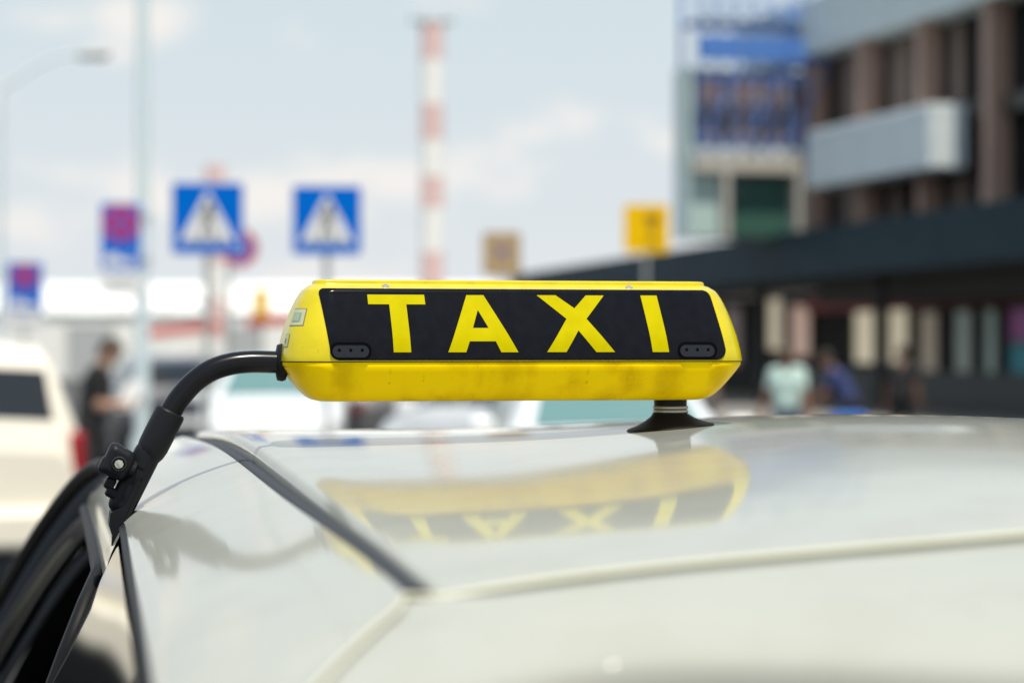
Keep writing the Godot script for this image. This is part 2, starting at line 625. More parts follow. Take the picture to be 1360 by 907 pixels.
func make_shops():
	var t := thing("shop_front", "dark shop front with lit windows and dark red band under the canopy", "shop front", Vector3(22.0, 0, -52))
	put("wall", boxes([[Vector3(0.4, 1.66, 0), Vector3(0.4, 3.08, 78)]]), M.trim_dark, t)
	put("base", boxes([[Vector3(0.12, 0.55, 6), Vector3(0.24, 0.86, 40)]], 0.02), M.shop_base, t)
	put("sign_band", boxes([[Vector3(0.1, 2.78, -1.5), Vector3(0.2, 0.36, 20)]], 0.02), M.shop_red, t)
	# shop windows: from, to (metres ahead), bottom, top, what shines in them
	var cream := Color(0.80, 0.76, 0.66)
	var rows := [
		[68.2, 65.9, 1.5, 3.1, cream, 0.62], [65.2, 63.3, 1.3, 2.85, Color(0.80, 0.68, 0.62), 0.5],
		[59.7, 57.7, 1.15, 2.6, cream, 0.68], [57.1, 55.6, 1.1, 2.6, cream, 0.62],
		[54.9, 53.6, 0.9, 2.5, Color(0.62, 0.58, 0.52), 0.34], [52.6, 51.5, 0.9, 2.5, Color(0.55, 0.60, 0.58), 0.26],
		[50.8, 50.0, 0.9, 2.5, Color(0.55, 0.62, 0.60), 0.24], [49.4, 47.6, 1.75, 2.5, Color(0.50, 0.30, 0.48), 0.25], [49.4, 47.6, 0.9, 1.7, Color(0.18, 0.45, 0.50), 0.25],
		[72.0, 70.0, 1.0, 2.9, Color(0.5, 0.46, 0.46), 0.3], [46.4, 44.0, 0.9, 2.5, cream, 0.4]]
	for r in rows:
		var z: float = 52.0 - (r[0] + r[1]) / 2
		var w := absf(r[0] - r[1])
		var o := put("window", boxes([[Vector3(0.16, (r[2] + r[3]) / 2, z), Vector3(0.06, r[3] - r[2], w)]], 0.01), lit(r[4], r[5]), t)
		var fr := boxes([[Vector3(0.12, (r[2] + r[3]) / 2, z - w / 2), Vector3(0.12, r[3] - r[2] + 0.1, 0.09)], [Vector3(0.12, (r[2] + r[3]) / 2, z + w / 2), Vector3(0.12, r[3] - r[2] + 0.1, 0.09)], [Vector3(0.12, r[3], z), Vector3(0.11, 0.08, w - 0.1)]])
		put("frame", fr, M.window_frame, o)
	for i in 4:
		put("lit_fascia", boxes([[Vector3(0.14, 3.06, -6.0 + i * 2.6), Vector3(0.1, 0.22, 1.3)]], 0.01), lit(Color(0.6, 0.56, 0.54), 0.42), t)


func make_steel_frame():
	# blue steel frame in front of the stair block, standing on the canopy's end roof
	var t := thing("steel_frame", "blue steel scaffold frame with solid blue band rising above the stair block", "scaffold", Vector3(19.1, 0, -42.0), deg_to_rad(3.8))
	for i in 8:
		var x := -3.15 + i * 0.46
		var top: float = [10.6, 11.6, 10.4, 11.9, 10.9, 11.6, 10.7, 11.8][i]
		put("post", boxes([[Vector3(x, (6.2 + top) / 2, -10.05), Vector3(0.07, top - 6.2, 0.07)]]), M.blue_steel, t)
	for y in [6.45, 8.0, 9.7, 10.6]:
		put("rail", boxes([[Vector3(-1.53, y, -9.98), Vector3(3.4, 0.07, 0.05)]]), M.blue_steel, t)
	for i in 3:
		put("band_panel", boxes([[Vector3(-2.6 + i * 1.12, 8.72, -9.93), Vector3(1.1, 0.62, 0.04)]], 0.01), M.blue_steel, t)
	for i in 3:
		var mb := Mb.new()
		mb.tube([Vector3(-3.1 + i * 1.1, 6.5, -9.9), Vector3(-2.1 + i * 1.1, 8.3, -9.9)], [0.03], 6)
		put("brace", mb, M.blue_steel, t)
	for i in 2:
		put("post", boxes([[Vector3(-3.15 + i * 3.22, 8.5, -11.3), Vector3(0.09, 6.0, 0.09)]]), M.blue_steel, t)
	put("deck", boxes([[Vector3(-1.5, 9.4, -10.7), Vector3(3.3, 0.06, 1.2)]]), M.blue_steel, t)


func make_hall():
	var t := thing("white_hall", "long low white hall of upright wall panels far across the forecourt", "building", Vector3(6.9, 0, -111.0), deg_to_rad(-11.7))
	for i in 13:
		put("wall_panel", boxes([[Vector3(-14.4 + i * 2.4, 1.6, 0), Vector3(2.36, 3.2, 0.3)]], 0.03), M.hall, t)
		var rp := Mb.new()
		rp.box(Vector3(-14.4 + i * 2.4, 4.02, -3.4), Vector3(2.36, 0.12, 7.3), Basis(Vector3.RIGHT, 0.222), 0.03)
		put("roof_panel", rp, M.hall, t)
	put("gutter", boxes([[Vector3(0, 3.16, 0.2), Vector3(31.4, 0.14, 0.2)]], 0.03), M.hall_grey, t)
	put("back_wall", boxes([[Vector3(0, 2.3, -6.9), Vector3(31.0, 4.6, 0.2)]]), M.hall, t)
	for i in 4:
		var d := put("door", boxes([[Vector3(-12.0 + i * 7.2, 1.3, 0.17), Vector3(2.2, 2.6, 0.06)]], 0.01), M.hall_grey, t)
		put("frame", boxes([[Vector3(-12.0 + i * 7.2, 2.66, 0.18), Vector3(2.4, 0.1, 0.08)]]), M.hall, d)


# ---------------------------------------------------------------- masts, lamps

func make_masts_and_lamps():
	var t := thing("striped_mast", "tall faded and haze-paled red and white banded mast with a small platform on top", "mast", Vector3(16.8, 0, -98.6))
	var y := 15.95
	var cuts := [15.95, 14.3, 12.3, 10.75, 9.1, 7.75, 5.75, 4.0, 2.0, 0.0]
	for i in cuts.size() - 1:
		var mb := Mb.new()
		mb.lathe([Vector2(0.0, cuts[i]), Vector2(0.5, cuts[i]), Vector2(0.5, cuts[i]), Vector2(0.51, cuts[i + 1])], 20, Vector3.ZERO)
		put("band", mb, M.mast_red if i % 2 == 0 else M.mast_white, t)
	var pf := put("platform", boxes([[Vector3(0, 16.0, 0), Vector3(2.0, 0.06, 1.0)], [Vector3(0, 16.35, 0.58), Vector3(2.0, 0.05, 0.05)], [Vector3(0, 16.35, -0.58), Vector3(2.0, 0.05, 0.05)]]), M.pole, t)
	for x in [-0.97, -0.5, 0.5, 0.97]:
		put("rail_post", boxes([[Vector3(x, 16.2, 0.58), Vector3(0.05, 0.4, 0.05)]]), M.pole, pf)
	var t2 := thing("striped_mast", "shorter red and white banded mast standing behind the left crossing sign", "mast", Vector3(8.12, 0, -110.6))
	var cuts2 := [10.4, 8.6, 7.2, 5.6, 3.9, 2.0, 0.0]
	for i in cuts2.size() - 1:
		var mb := Mb.new()
		mb.lathe([Vector2(0.0, cuts2[i]), Vector2(0.5, cuts2[i]), Vector2(0.5, cuts2[i]), Vector2(0.5, cuts2[i + 1])], 20, Vector3.ZERO)
		put("band", mb, M.mast_red if i % 2 == 0 else M.mast_white, t2)
	# lamp posts
	var a := thing("street_lamp", "tall pale grey lamp post with the no stopping board on its side", "street lamp", Vector3(1.11, 0, -26.5), 0.0, "lamp posts of the forecourt")
	lamp_parts(a, 9.5, 0.085, 0.06, 1.8, 1)
	var b := thing("street_lamp", "thin lamp post at the far left with a curved arm and lamp head", "street lamp", Vector3(-0.8, 0, -43.0), 0.0, "lamp posts of the forecourt")
	lamp_parts(b, 6.4, 0.07, 0.042, 1.45, 1)


func lamp_parts(t: Node3D, h: float, r0: float, r1: float, reach: float, side: int):
	var mb := Mb.new()
	mb.lathe([Vector2(r0 * 1.6, 0), Vector2(r0 * 1.6, 0.5), Vector2(r0, 0.6), Vector2(r1, h)], 16, Vector3.ZERO)
	put("pole", mb, M.pole, t)
	var path := []
	for k in 9:
		var f := k / 8.0
		path.append(Vector3(side * reach * f, h - 0.05 + 0.72 * sin(f * PI / 2), 0))
	var am := Mb.new()
	am.tube(path, [r1, r1, r1 * 0.9, r1 * 0.9, r1 * 0.8, r1 * 0.8, r1 * 0.7, r1 * 0.7, r1 * 0.7], 10)
	put("arm", am, M.pole, t)
	var hd := Mb.new()
	hd.box(Vector3(side * (reach + 0.25), h + 0.66, 0), Vector3(0.62, 0.13, 0.26), Basis(Vector3.BACK, side * 0.06), 0.05)
	var o := put("lamp_head", hd, M.hall_grey, t)
	put("lens", boxes([[Vector3(side * (reach + 0.27), h + 0.59, 0), Vector3(0.42, 0.03, 0.2)]], 0.012), M.lamp_clear, o)


# ---------------------------------------------------------------- road signs

func sign_post(t: Node3D, h: float, r := 0.03, x := 0.0):
	var mb := Mb.new()
	mb.lathe([Vector2(r, 0), Vector2(r, h), Vector2(r, h), Vector2(0, h)], 12, Vector3(x, 0, -0.05))
	put("post", mb, M.post, t)


func at_z(y: float, x := 0.0) -> Transform3D:
	return Transform3D(Basis.IDENTITY, Vector3(x, y, 0))


func crossing_sign(at: Vector3, cy: float, label: String):
	var t := thing("crossing_sign", label, "road sign", at, deg_to_rad(-6), "blue pedestrian crossing signs")
	sign_post(t, cy + 0.2)
	var f := at_z(cy)
	put("board", prism_mb([rounded(0.62, 0.62, 0.04)], -0.012, 0.0, f), M.sign_white, t)
	put("blue_face", prism_mb([rounded(0.592, 0.592, 0.03)], 0.0, 0.002, f), M.sign_blue, t)
	var tri := PackedVector2Array([Vector2(0, 0.235), Vector2(-0.235, -0.20), Vector2(0.235, -0.20)])
	put("white_triangle", prism_mb([tri], 0.002, 0.004, f), M.sign_white, t)
	# walking figure
	var fig := [disc(0.033, Vector2(0.012, 0.118), 16),
		PackedVector2Array([Vector2(-0.024, 0.08), Vector2(0.034, 0.082), Vector2(0.028, -0.01), Vector2(-0.026, -0.012)]),
		PackedVector2Array([Vector2(-0.026, -0.0122), Vector2(0.004, -0.0112), Vector2(-0.034, -0.15), Vector2(-0.066, -0.142)]),
		PackedVector2Array([Vector2(0.0042, -0.011), Vector2(0.028, -0.0102), Vector2(0.074, -0.146), Vector2(0.042, -0.152)]),
		PackedVector2Array([Vector2(-0.0242, 0.078), Vector2(-0.072, 0.012), Vector2(-0.058, 0.002), Vector2(-0.0252, 0.046)]),
		PackedVector2Array([Vector2(0.0342, 0.078), Vector2(0.084, 0.03), Vector2(0.074, 0.014), Vector2(0.0318, 0.05)])]
	put("walking_figure", prism_mb(fig, 0.004, 0.006, f), M.sign_black, t)
	for i in 5:
		var x := -0.15 + i * 0.075
		put("stripe", prism_mb([PackedVector2Array([Vector2(x - 0.016, -0.195), Vector2(x + 0.016, -0.195), Vector2(x * 0.93 + 0.014, -0.16), Vector2(x * 0.93 - 0.014, -0.16)])], 0.004, 0.006, f), M.sign_black, t)


func roundel(t: Node3D, r: float, f: Transform3D):
	put("red_ring", prism_mb([disc(r)], 0.002, 0.004, f), M.sign_red, t)
	put("blue_disc", prism_mb([disc(r * 0.72)], 0.004, 0.006, f), M.sign_blue, t)
	var w := r * 0.12
	var l := r * 0.84
	for a in [PI / 4, -PI / 4]:
		var d := Vector2(cos(a), sin(a))
		var s := Vector2(-d.y, d.x)
		var z := 0.0065 if a > 0 else 0.0075
		put("red_bar", prism_mb([PackedVector2Array([d * l + s * w, -d * l + s * w, -d * l - s * w, d * l - s * w])], 0.006, z, f), M.sign_red, t)


func no_stopping_board(at: Vector3, w: float, h: float, y0: float, label: String, turn: float, plate: bool, on_pole: bool, size := 0.43):
	var t := thing("no_stopping_board", label, "road sign", at, turn, "blue boards with a no stopping roundel")
	if on_pole:
		for yy in [y0 + 0.15, y0 + h - 0.15]:
			put("bracket", boxes([[Vector3(w * 0.42, yy, -0.02), Vector3(w * 0.6, 0.05, 0.03)]]), M.post, t)
	else:
		sign_post(t, y0 + h - 0.1)
	var f := at_z(y0 + h / 2)
	put("board", prism_mb([rounded(w, h, 0.03)], -0.012, 0.0, f), M.sign_white, t)
	put("blue_face", prism_mb([rounded(w - 0.025, h - 0.025, 0.025)], 0.0, 0.002, f), M.sign_blue, t)
	var r := w * size
	roundel(t, r, at_z(y0 + h - r - w * 0.06))
	# tow truck pictogram
	var k := w / 0.5
	var fy := at_z(y0 + h * 0.17)
	var truck := [PackedVector2Array([Vector2(-0.19, -0.05) * k, Vector2(0.17, -0.05) * k, Vector2(0.17, 0.0) * k, Vector2(-0.02, 0.0) * k, Vector2(-0.03, 0.075) * k, Vector2(-0.13, 0.075) * k, Vector2(-0.19, 0.01) * k]),
		disc(0.034 * k, Vector2(-0.12, -0.068) * k, 14), disc(0.034 * k, Vector2(0.09, -0.068) * k, 14),
		PackedVector2Array([Vector2(0.02, 0.004) * k, Vector2(0.04, 0.004) * k, Vector2(0.16, 0.085) * k, Vector2(0.15, 0.1) * k])]
	put("tow_truck_pictogram", prism_mb(truck, 0.002, 0.004, fy), M.sign_white, t)
	if plate:
		put("plate", prism_mb([rounded(w, w * 0.5, 0.02)], -0.012, 0.0, at_z(y0 - w * 0.3)), M.sign_white, t, "white plate below")
		put("plate_line", prism_mb([rounded(w * 0.7, 0.035, 0.005)], 0.0, 0.002, at_z(y0 - w * 0.3)), M.sign_back, t)


func make_road_signs():
	crossing_sign(Vector3(1.34, 0, -19.1), 2.675, "left blue crossing sign with white triangle, overlapping the round sign behind")
	crossing_sign(Vector3(2.41, 0, -19.6), 2.70, "right blue crossing sign with white triangle, standing alone against the sky")
	no_stopping_board(Vector3(0.86, 0, -26.4), 0.48, 0.80, 2.46, "tall blue board with red roundel on the side of the pale lamp post", 0.0, true, true)
	no_stopping_board(Vector3(-0.27, 0, -31.7), 0.50, 0.70, 2.06, "small blue board with red roundel above the cream car", 0.12, true, false, 0.33)
	var t := thing("no_stopping_sign", "round blue and red no stopping sign half hidden behind the left crossing sign", "road sign", Vector3(3.03, 0, -36.1))
	sign_post(t, 3.4, 0.035, -0.16)
	put("disc", prism_mb([disc(0.31)], -0.012, 0.002, at_z(3.17)), M.sign_white, t)
	roundel(t, 0.30, at_z(3.17))
	var y := thing("yellow_sign", "square amber yellow sign with a dark glass shaped pictogram over the canopy edge", "road sign", Vector3(8.1, 0, -30.0), deg_to_rad(-8))
	sign_post(y, 3.4)
	put("board", prism_mb([rounded(0.62, 0.66, 0.05)], -0.02, 0.0, at_z(3.22)), M.amber, y)
	var gl := [PackedVector2Array([Vector2(-0.02, 0.19), Vector2(0.18, 0.19), Vector2(0.16, 0.06), Vector2(0.1, 0.0), Vector2(0.06, 0.0), Vector2(0.0, 0.06)]),
		PackedVector2Array([Vector2(0.065, -0.0005), Vector2(0.095, -0.0005), Vector2(0.095, -0.15), Vector2(0.065, -0.15)]), rounded(0.19, 0.06, 0.02, Vector2(0.08, -0.1805))]
	put("pictogram", prism_mb(gl, 0.0, 0.003, at_z(3.22)), M.amber_dark, y)
	var b := thing("tan_sign", "square tan sign with a small violet dot between the mast and the yellow sign", "road sign", Vector3(6.74, 0, -33.3), deg_to_rad(-4))
	sign_post(b, 3.0)
	put("board", prism_mb([rounded(0.58, 0.66, 0.06)], -0.02, 0.0, at_z(2.99)), M.tan, b)
	put("dot", prism_mb([disc(0.07, Vector2(0.0, 0.04))], 0.0, 0.003, at_z(2.99)), M.violet, b)
	var s := thing("yellow_box_sign", "small upright yellow sign low beside the red barrier arm", "road sign", Vector3(4.5, 0, -48.1))
	sign_post(s, 2.3)
	put("board", boxes([[Vector3(0, 2.52, 0.04), Vector3(0.30, 0.60, 0.12)]], 0.04), M.amber, s)


func make_barrier():
	var t := thing("boom_barrier", "red and white barrier arm across the far lane behind the parked cars", "barrier", Vector3(6.9, 0, -59.8), deg_to_rad(-11.7))
	put("housing", boxes([[Vector3(0, 0.6, 0), Vector3(0.4, 1.2, 0.4)]], 0.04), M.boom_red, t)
	for i in 6:
		var mb := Mb.new()
		var p := Vector3(-0.2 - i * 0.72, 2.35 - i * 0.07, 0.02)
		mb.box(p + Vector3(-0.36, -0.035, 0), Vector3(0.72, 0.24, 0.1), Basis(Vector3.BACK, 0.097), 0.03)
		put("arm_segment", mb, M.boom_red if i % 4 != 2 else M.sign_white, t)
	put("upright", boxes([[Vector3(0, 1.8, 0), Vector3(0.16, 1.3, 0.16)]], 0.02), M.hall_grey, t)


# ---------------------------------------------------------------- parked cars
# a car's own axes: forward is -z, origin on the ground in its middle
# station: [distance forward, underside, belt line, top, half width at the belt, half width of the roof]

func at_station(st: Array, l: float) -> Array:
	var k := 0
	while k < st.size() - 2 and l > st[k + 1][0]:
		k += 1
	var f := clampf((l - st[k][0]) / (st[k + 1][0] - st[k][0]), 0.0, 1.0)
	var r := [l]
	for i in range(1, 6):
		r.append(lerpf(st[k][i], st[k + 1][i], f))
	return r


func car_ring(a: Array) -> Array:
	var l: float = -a[0]
	var yb: float = a[1]
	var be: float = a[2]
	var yt: float = a[3]
	var wb: float = a[4]
	var wt: float = a[5]
	var hi := clampf((yt - be) / 0.3, 0.0, 1.0)
	return [Vector3(0, yb, l), Vector3(wb - 0.12, yb, l), Vector3(wb - 0.03, yb + 0.07, l), Vector3(wb, lerpf(yb, be, 0.45), l), Vector3(wb, lerpf(yb, be, 0.62), l),
		Vector3(wb - 0.015, be - 0.07, l), Vector3(wb - 0.045, be, l), Vector3(lerpf(wb - 0.045, wt, 0.5), lerpf(be, yt - 0.05 * hi, 0.5) + 0.01 * hi, l),
		Vector3(wt, yt - 0.055 * hi - 0.008, l), Vector3(wt - 0.07, yt - 0.012, l), Vector3(wt * 0.5, yt + 0.006, l), Vector3(0, yt + 0.012, l)]


func car_patch(st: Array, l0: Array, l1: Array, t0: float, t1: float, side: float) -> Mb:
	# side glass: l0/l1 are its rear and front ends at its foot and its top
	var mb := Mb.new()
	mb.sheet(8, 4, func(s, t):
		var tt := lerpf(t0, t1, t)
		var l := lerpf(lerpf(l0[0], l0[1], t), lerpf(l1[0], l1[1], t), s)
		var q := car_ring(at_station(st, l))
		var p: Vector3 = q[6].lerp(q[8], tt)
		p = p.lerp(q[7], 1.0 - absf(tt * 2.0 - 1.0)) if tt > 0.0 else p
		return Vector3((p.x + 0.006) * side, p.y, p.z))
	return mb


func top_patch(st: Array, l0: float, l1: float, inset: float) -> Mb:
	var mb := Mb.new()
	mb.sheet(8, 5, func(s, t):
		var a := at_station(st, lerpf(l0, l1, t))
		var x = (s * 2.0 - 1.0)
		var q := car_ring(a)
		var w: float = a[5] - inset
		return Vector3(x * w, lerpf(q[11].y, q[9].y, x * x) + 0.012, -a[0]))
	return mb


func wheel(t: Node3D, x: float, l: float, r: float):
	var side := signf(x)
	var b := Basis(Vector3.BACK, -PI / 2 * side)
	var at := Vector3(x, r, -l)
	var w := Node3D.new()
	w.name = numbered("wheel", t)
	t.add_child(w, true)
	var ty := Mb.new()
	ty.lathe([Vector2(r * 0.62, -0.1), Vector2(r * 0.93, -0.1), Vector2(r, -0.07), Vector2(r, 0.07), Vector2(r * 0.93, 0.1), Vector2(r * 0.64, 0.1), Vector2(r * 0.62, 0.07)], 24, at, b)
	put("tyre", ty, M.rubber, w)
	var rm := Mb.new()
	rm.lathe([Vector2(0, 0.055), Vector2(r * 0.2, 0.06), Vector2(r * 0.24, 0.03), Vector2(r * 0.55, 0.045), Vector2(r * 0.63, 0.085)], 20, at, b)
	put("rim", rm, M.rim, w)


func make_car(called: String, label: String, at: Vector3, turn: float, st: Array, paint: Material, glass: Material, opt := {}) -> Node3D:
	var t := thing(called, label, "car", at, turn, "cars parked behind the taxi")
	var mb := Mb.new()
	var l0: float = st[0][0]
	var l1: float = st[st.size() - 1][0]
	var n := 44
	mb.sheet(22, n, func(s, q):
		var k := int(round(s * 22))
		var ring := car_ring(at_station(st, lerpf(l0, l1, q)))
		var p: Vector3 = ring[k if k <= 11 else 22 - k]
		return Vector3(p.x if k <= 11 else -p.x, p.y, p.z))
	for e in [0, 1]:
		var ring := car_ring(st[0] if e == 0 else st[st.size() - 1])
		for k in 11:
			var a: Vector3 = ring[k]
			var b: Vector3 = ring[k + 1]
			var am := Vector3(-a.x, a.y, a.z)
			var bm := Vector3(-b.x, b.y, b.z)
			if e == 0:
				mb.quad(a, am, bm, b)
			else:
				mb.quad(a, b, bm, am)
	put("body", mb, paint, t)
	var g: Dictionary = opt.glass
	for side in [-1.0, 1.0]:
		for w in g.side:
			put("side_window", car_patch(st, w[0], w[1], 0.08, 0.86, side), glass, t)
		put("mirror", boxes([[Vector3(side * (st[3][4] + 0.09), g.mirror[1], -g.mirror[0]), Vector3(0.2, 0.14, 0.1)]], 0.045), paint, t)
		for wl in g.wheels:
			wheel(t, side * (st[3][4] - 0.1), wl, g.r)
			var ar := Mb.new()
			ar.lathe([Vector2(0, 0.0), Vector2(g.r * 1.13, 0.0), Vector2(g.r * 1.13, -0.14)], 24, Vector3(side * (st[3][4] + 0.004), g.r, -wl), Basis(Vector3.BACK, -PI / 2 * side))
			put("wheel_arch", ar, M.rubber, t)
		var rl: Array = g.tail
		put("tail_lamp", boxes([[Vector3(side * rl[0], rl[1], -rl[2]), Vector3(rl[3], rl[4], 0.16)]], 0.05), M.tail_red, t)
		var hl: Array = g.head
		put("headlight", boxes([[Vector3(side * hl[0], hl[1], -hl[2]), Vector3(0.34, 0.15, 0.22)]], 0.06), M.lamp_clear, t)
	put("windscreen", top_patch(st, g.front[0], g.front[1], 0.12), glass, t)
	put("rear_window", top_patch(st, g.rear[0], g.rear[1], g.get("inset", 0.12)), glass, t)
	put("front_bumper", boxes([[Vector3(0, 0.42, -l1 - 0.0), Vector3(1.5, 0.22, 0.14)]], 0.06), M.rubber if opt.get("dark_bumper", false) else paint, t)
	put("rear_bumper", boxes([[Vector3(0, 0.46, -l0 + 0.0), Vector3(1.56, 0.26, 0.16)]], 0.06), M.rubber if opt.get("dark_bumper", false) else paint, t)
	put("number_plate", boxes([[Vector3(0, g.plate, -l0 + 0.09), Vector3(0.5, 0.11, 0.02)]], 0.006), M.sign_white, t)
	return t


func make_parked_cars():
	var hatch := [[-2.06, 0.34, 0.78, 0.86, 0.76, 0.66], [-2.0, 0.28, 0.92, 1.0, 0.84, 0.70], [-1.72, 0.24, 0.97, 1.38, 0.88, 0.60], [-1.3, 0.22, 0.97, 1.46, 0.89, 0.60], [0.0, 0.22, 0.95, 1.48, 0.89, 0.61],
		[0.42, 0.22, 0.94, 1.44, 0.89, 0.60], [1.25, 0.22, 0.93, 0.98, 0.88, 0.76], [1.85, 0.24, 0.80, 0.84, 0.84, 0.70], [2.06, 0.34, 0.62, 0.66, 0.74, 0.60]]
	var hg := {"side": [[[-1.45, -1.25], [-0.35, -0.35]], [[-0.28, -0.28], [0.95, 0.42]]], "mirror": [0.75, 1.0], "wheels": [-1.28, 1.3], "r": 0.31, "tail": [0.74, 0.86, -1.97, 0.14, 0.22],
		"head": [0.64, 0.66, 1.9], "front": [1.2, 0.5], "rear": [-1.97, -1.74], "plate": 0.56}
	var suv := [[-2.12, 0.42, 0.86, 0.94, 0.82, 0.72], [-2.08, 0.36, 1.0, 1.06, 0.88, 0.76], [-1.95, 0.30, 1.06, 1.52, 0.91, 0.70], [-1.75, 0.30, 1.06, 1.62, 0.92, 0.70], [0.0, 0.30, 1.04, 1.66, 0.92, 0.70],
		[0.5, 0.30, 1.03, 1.62, 0.92, 0.68], [1.2, 0.30, 1.02, 1.10, 0.91, 0.80], [1.95, 0.34, 0.92, 0.98, 0.88, 0.74], [2.12, 0.42, 0.70, 0.76, 0.78, 0.62]]
	var sg := {"side": [[[-1.8, -1.7], [-0.45, -0.45]], [[-0.38, -0.38], [0.95, 0.5]]], "mirror": [0.75, 1.1], "wheels": [-1.3, 1.3], "r": 0.35, "tail": [0.84, 0.92, -2.04, 0.1, 0.3],
		"head": [0.68, 0.84, 2.0], "front": [1.15, 0.58], "inset": 0.06, "rear": [-2.06, -1.97], "plate": 0.7}
	make_car("parked_car", "cream tall car at the far left seen from behind with red tail lamp", Vector3(-0.95, 0, -16.4), deg_to_rad(9), suv, M.car_cream, M.car_glass, {"glass": sg})
	make_car("parked_car", "dark blue grey car behind the sign's black arm", Vector3(1.75, 0, -33.6), deg_to_rad(6), hatch, M.car_dark, M.car_glass, {"glass": hg})
	make_car("parked_car", "white car with teal windscreen facing the taxi, left of the sign", Vector3(2.85, 0, -28.2), deg_to_rad(172), hatch, M.car_white, M.teal_glass, {"glass": hg})
	make_car("parked_car", "dark grey car with red tail lamps under the sign's left half", Vector3(4.36, 0, -29.5), deg_to_rad(4), hatch, M.car_grey, M.car_glass, {"glass": hg, "dark_bumper": true})
	make_car("parked_car", "white car facing the taxi with teal windscreen under the sign's right half", Vector3(4.28, 0, -17.2), deg_to_rad(172), hatch, M.car_white, M.teal_glass, {"glass": hg})
	make_car("parked_car", "white car seen through the gap right of the dark grey car", Vector3(4.68, 0, -22.0), deg_to_rad(12), hatch, M.car_white, M.car_glass, {"glass": hg})


# ---------------------------------------------------------------- people
# bones joined by a smooth minimum on a grid, meshed as surface nets

func smin(a: float, b: float, k: float) -> float:
	var h := maxf(k - absf(a - b), 0.0) / k
	return minf(a, b) - h * h * k * 0.25


func net(mb: Mb, bones: Array, cell: float, k: float):
	var lo := Vector3.ONE * 1e9
	var hi := -lo
	for b in bones:
		for e in 2:
			var r: float = b[2 + e] + cell * 2.0
			lo = lo.min(b[e] - Vector3.ONE * r)
			hi = hi.max(b[e] + Vector3.ONE * r)
	var nx := int((hi.x - lo.x) / cell) + 2
	var ny := int((hi.y - lo.y) / cell) + 2
	var nz := int((hi.z - lo.z) / cell) + 2
	var d := PackedFloat32Array()
	d.resize(nx * ny * nz)
	d.fill(1.0)
	for b in bones:
		var a: Vector3 = b[0]
		var ab: Vector3 = b[1] - b[0]
		var l2 := maxf(ab.length_squared(), 1e-9)
		var reach: float = maxf(b[2], b[3]) + k + cell * 2.0
		var p0: Vector3 = ((b[0] as Vector3).min(b[1]) - Vector3.ONE * reach - lo) / cell
		var p1: Vector3 = ((b[0] as Vector3).max(b[1]) + Vector3.ONE * reach - lo) / cell
		for z in range(maxi(0, int(p0.z)), mini(nz, int(p1.z) + 2)):
			for y in range(maxi(0, int(p0.y)), mini(ny, int(p1.y) + 2)):
				for x in range(maxi(0, int(p0.x)), mini(nx, int(p1.x) + 2)):
					var p := lo + Vector3(x, y, z) * cell - a
					var f := clampf(p.dot(ab) / l2, 0.0, 1.0)
					var dist := (p - ab * f).length() - lerpf(b[2], b[3], f)
					var i := x + nx * (y + ny * z)
					d[i] = smin(d[i], dist, k)
	var ids := {}
	var base := mb.v.size()
	var corner := [0, 1, nx, nx + 1, nx * ny, nx * ny + 1, nx * ny + nx, nx * ny + nx + 1]
	var edges := [[0, 1], [2, 3], [4, 5], [6, 7], [0, 2], [1, 3], [4, 6], [5, 7], [0, 4], [1, 5], [2, 6], [3, 7]]
	for z in nz - 1:
		for y in ny - 1:
			for x in nx - 1:
				var i := x + nx * (y + ny * z)
				var inside := 0
				for c in corner:
					if d[i + c] < 0.0:
						inside += 1
				if inside == 0 or inside == 8:
					continue
				var sum := Vector3.ZERO
				var cnt := 0
				for e in edges:
					var da := d[i + corner[e[0]]]
					var db := d[i + corner[e[1]]]
					if (da < 0.0) != (db < 0.0):
						var f := da / (da - db)
						var pa := Vector3(e[0] & 1, (e[0] >> 1) & 1, e[0] >> 2)
						var pb := Vector3(e[1] & 1, (e[1] >> 1) & 1, e[1] >> 2)
						sum += pa.lerp(pb, f)
						cnt += 1
				ids[i] = mb.v.size()
				mb.v.append(lo + (Vector3(x, y, z) + sum / cnt) * cell)
				mb.n.append(Vector3.ZERO)
				mb.uv.append(Vector2.ZERO)
	var ax := [1, nx, nx * ny]
	for i in ids:
		for a in 3:
			if (d[i] < 0.0) == (d[i + ax[a]] < 0.0):
				continue
			var u: int = ax[(a + 1) % 3]
			var w: int = ax[(a + 2) % 3]
			if not (ids.has(i - u) and ids.has(i - w) and ids.has(i - u - w)):
				continue
			var q := [ids[i], ids[i - u], ids[i - u - w], ids[i - w]]
			if d[i] < 0.0:
				q.reverse()
			mb.ix.append_array(PackedInt32Array([q[0], q[1], q[2], q[0], q[2], q[3]]))
	for t in range(0, mb.ix.size(), 3):
		if mb.ix[t] < base:
			continue
		var nn := (mb.v[mb.ix[t + 2]] - mb.v[mb.ix[t]]).cross(mb.v[mb.ix[t + 1]] - mb.v[mb.ix[t]])
		for e in 3:
			mb.n[mb.ix[t + e]] += nn
	for i in range(base, mb.n.size()):
		mb.n[i] = mb.n[i].normalized()


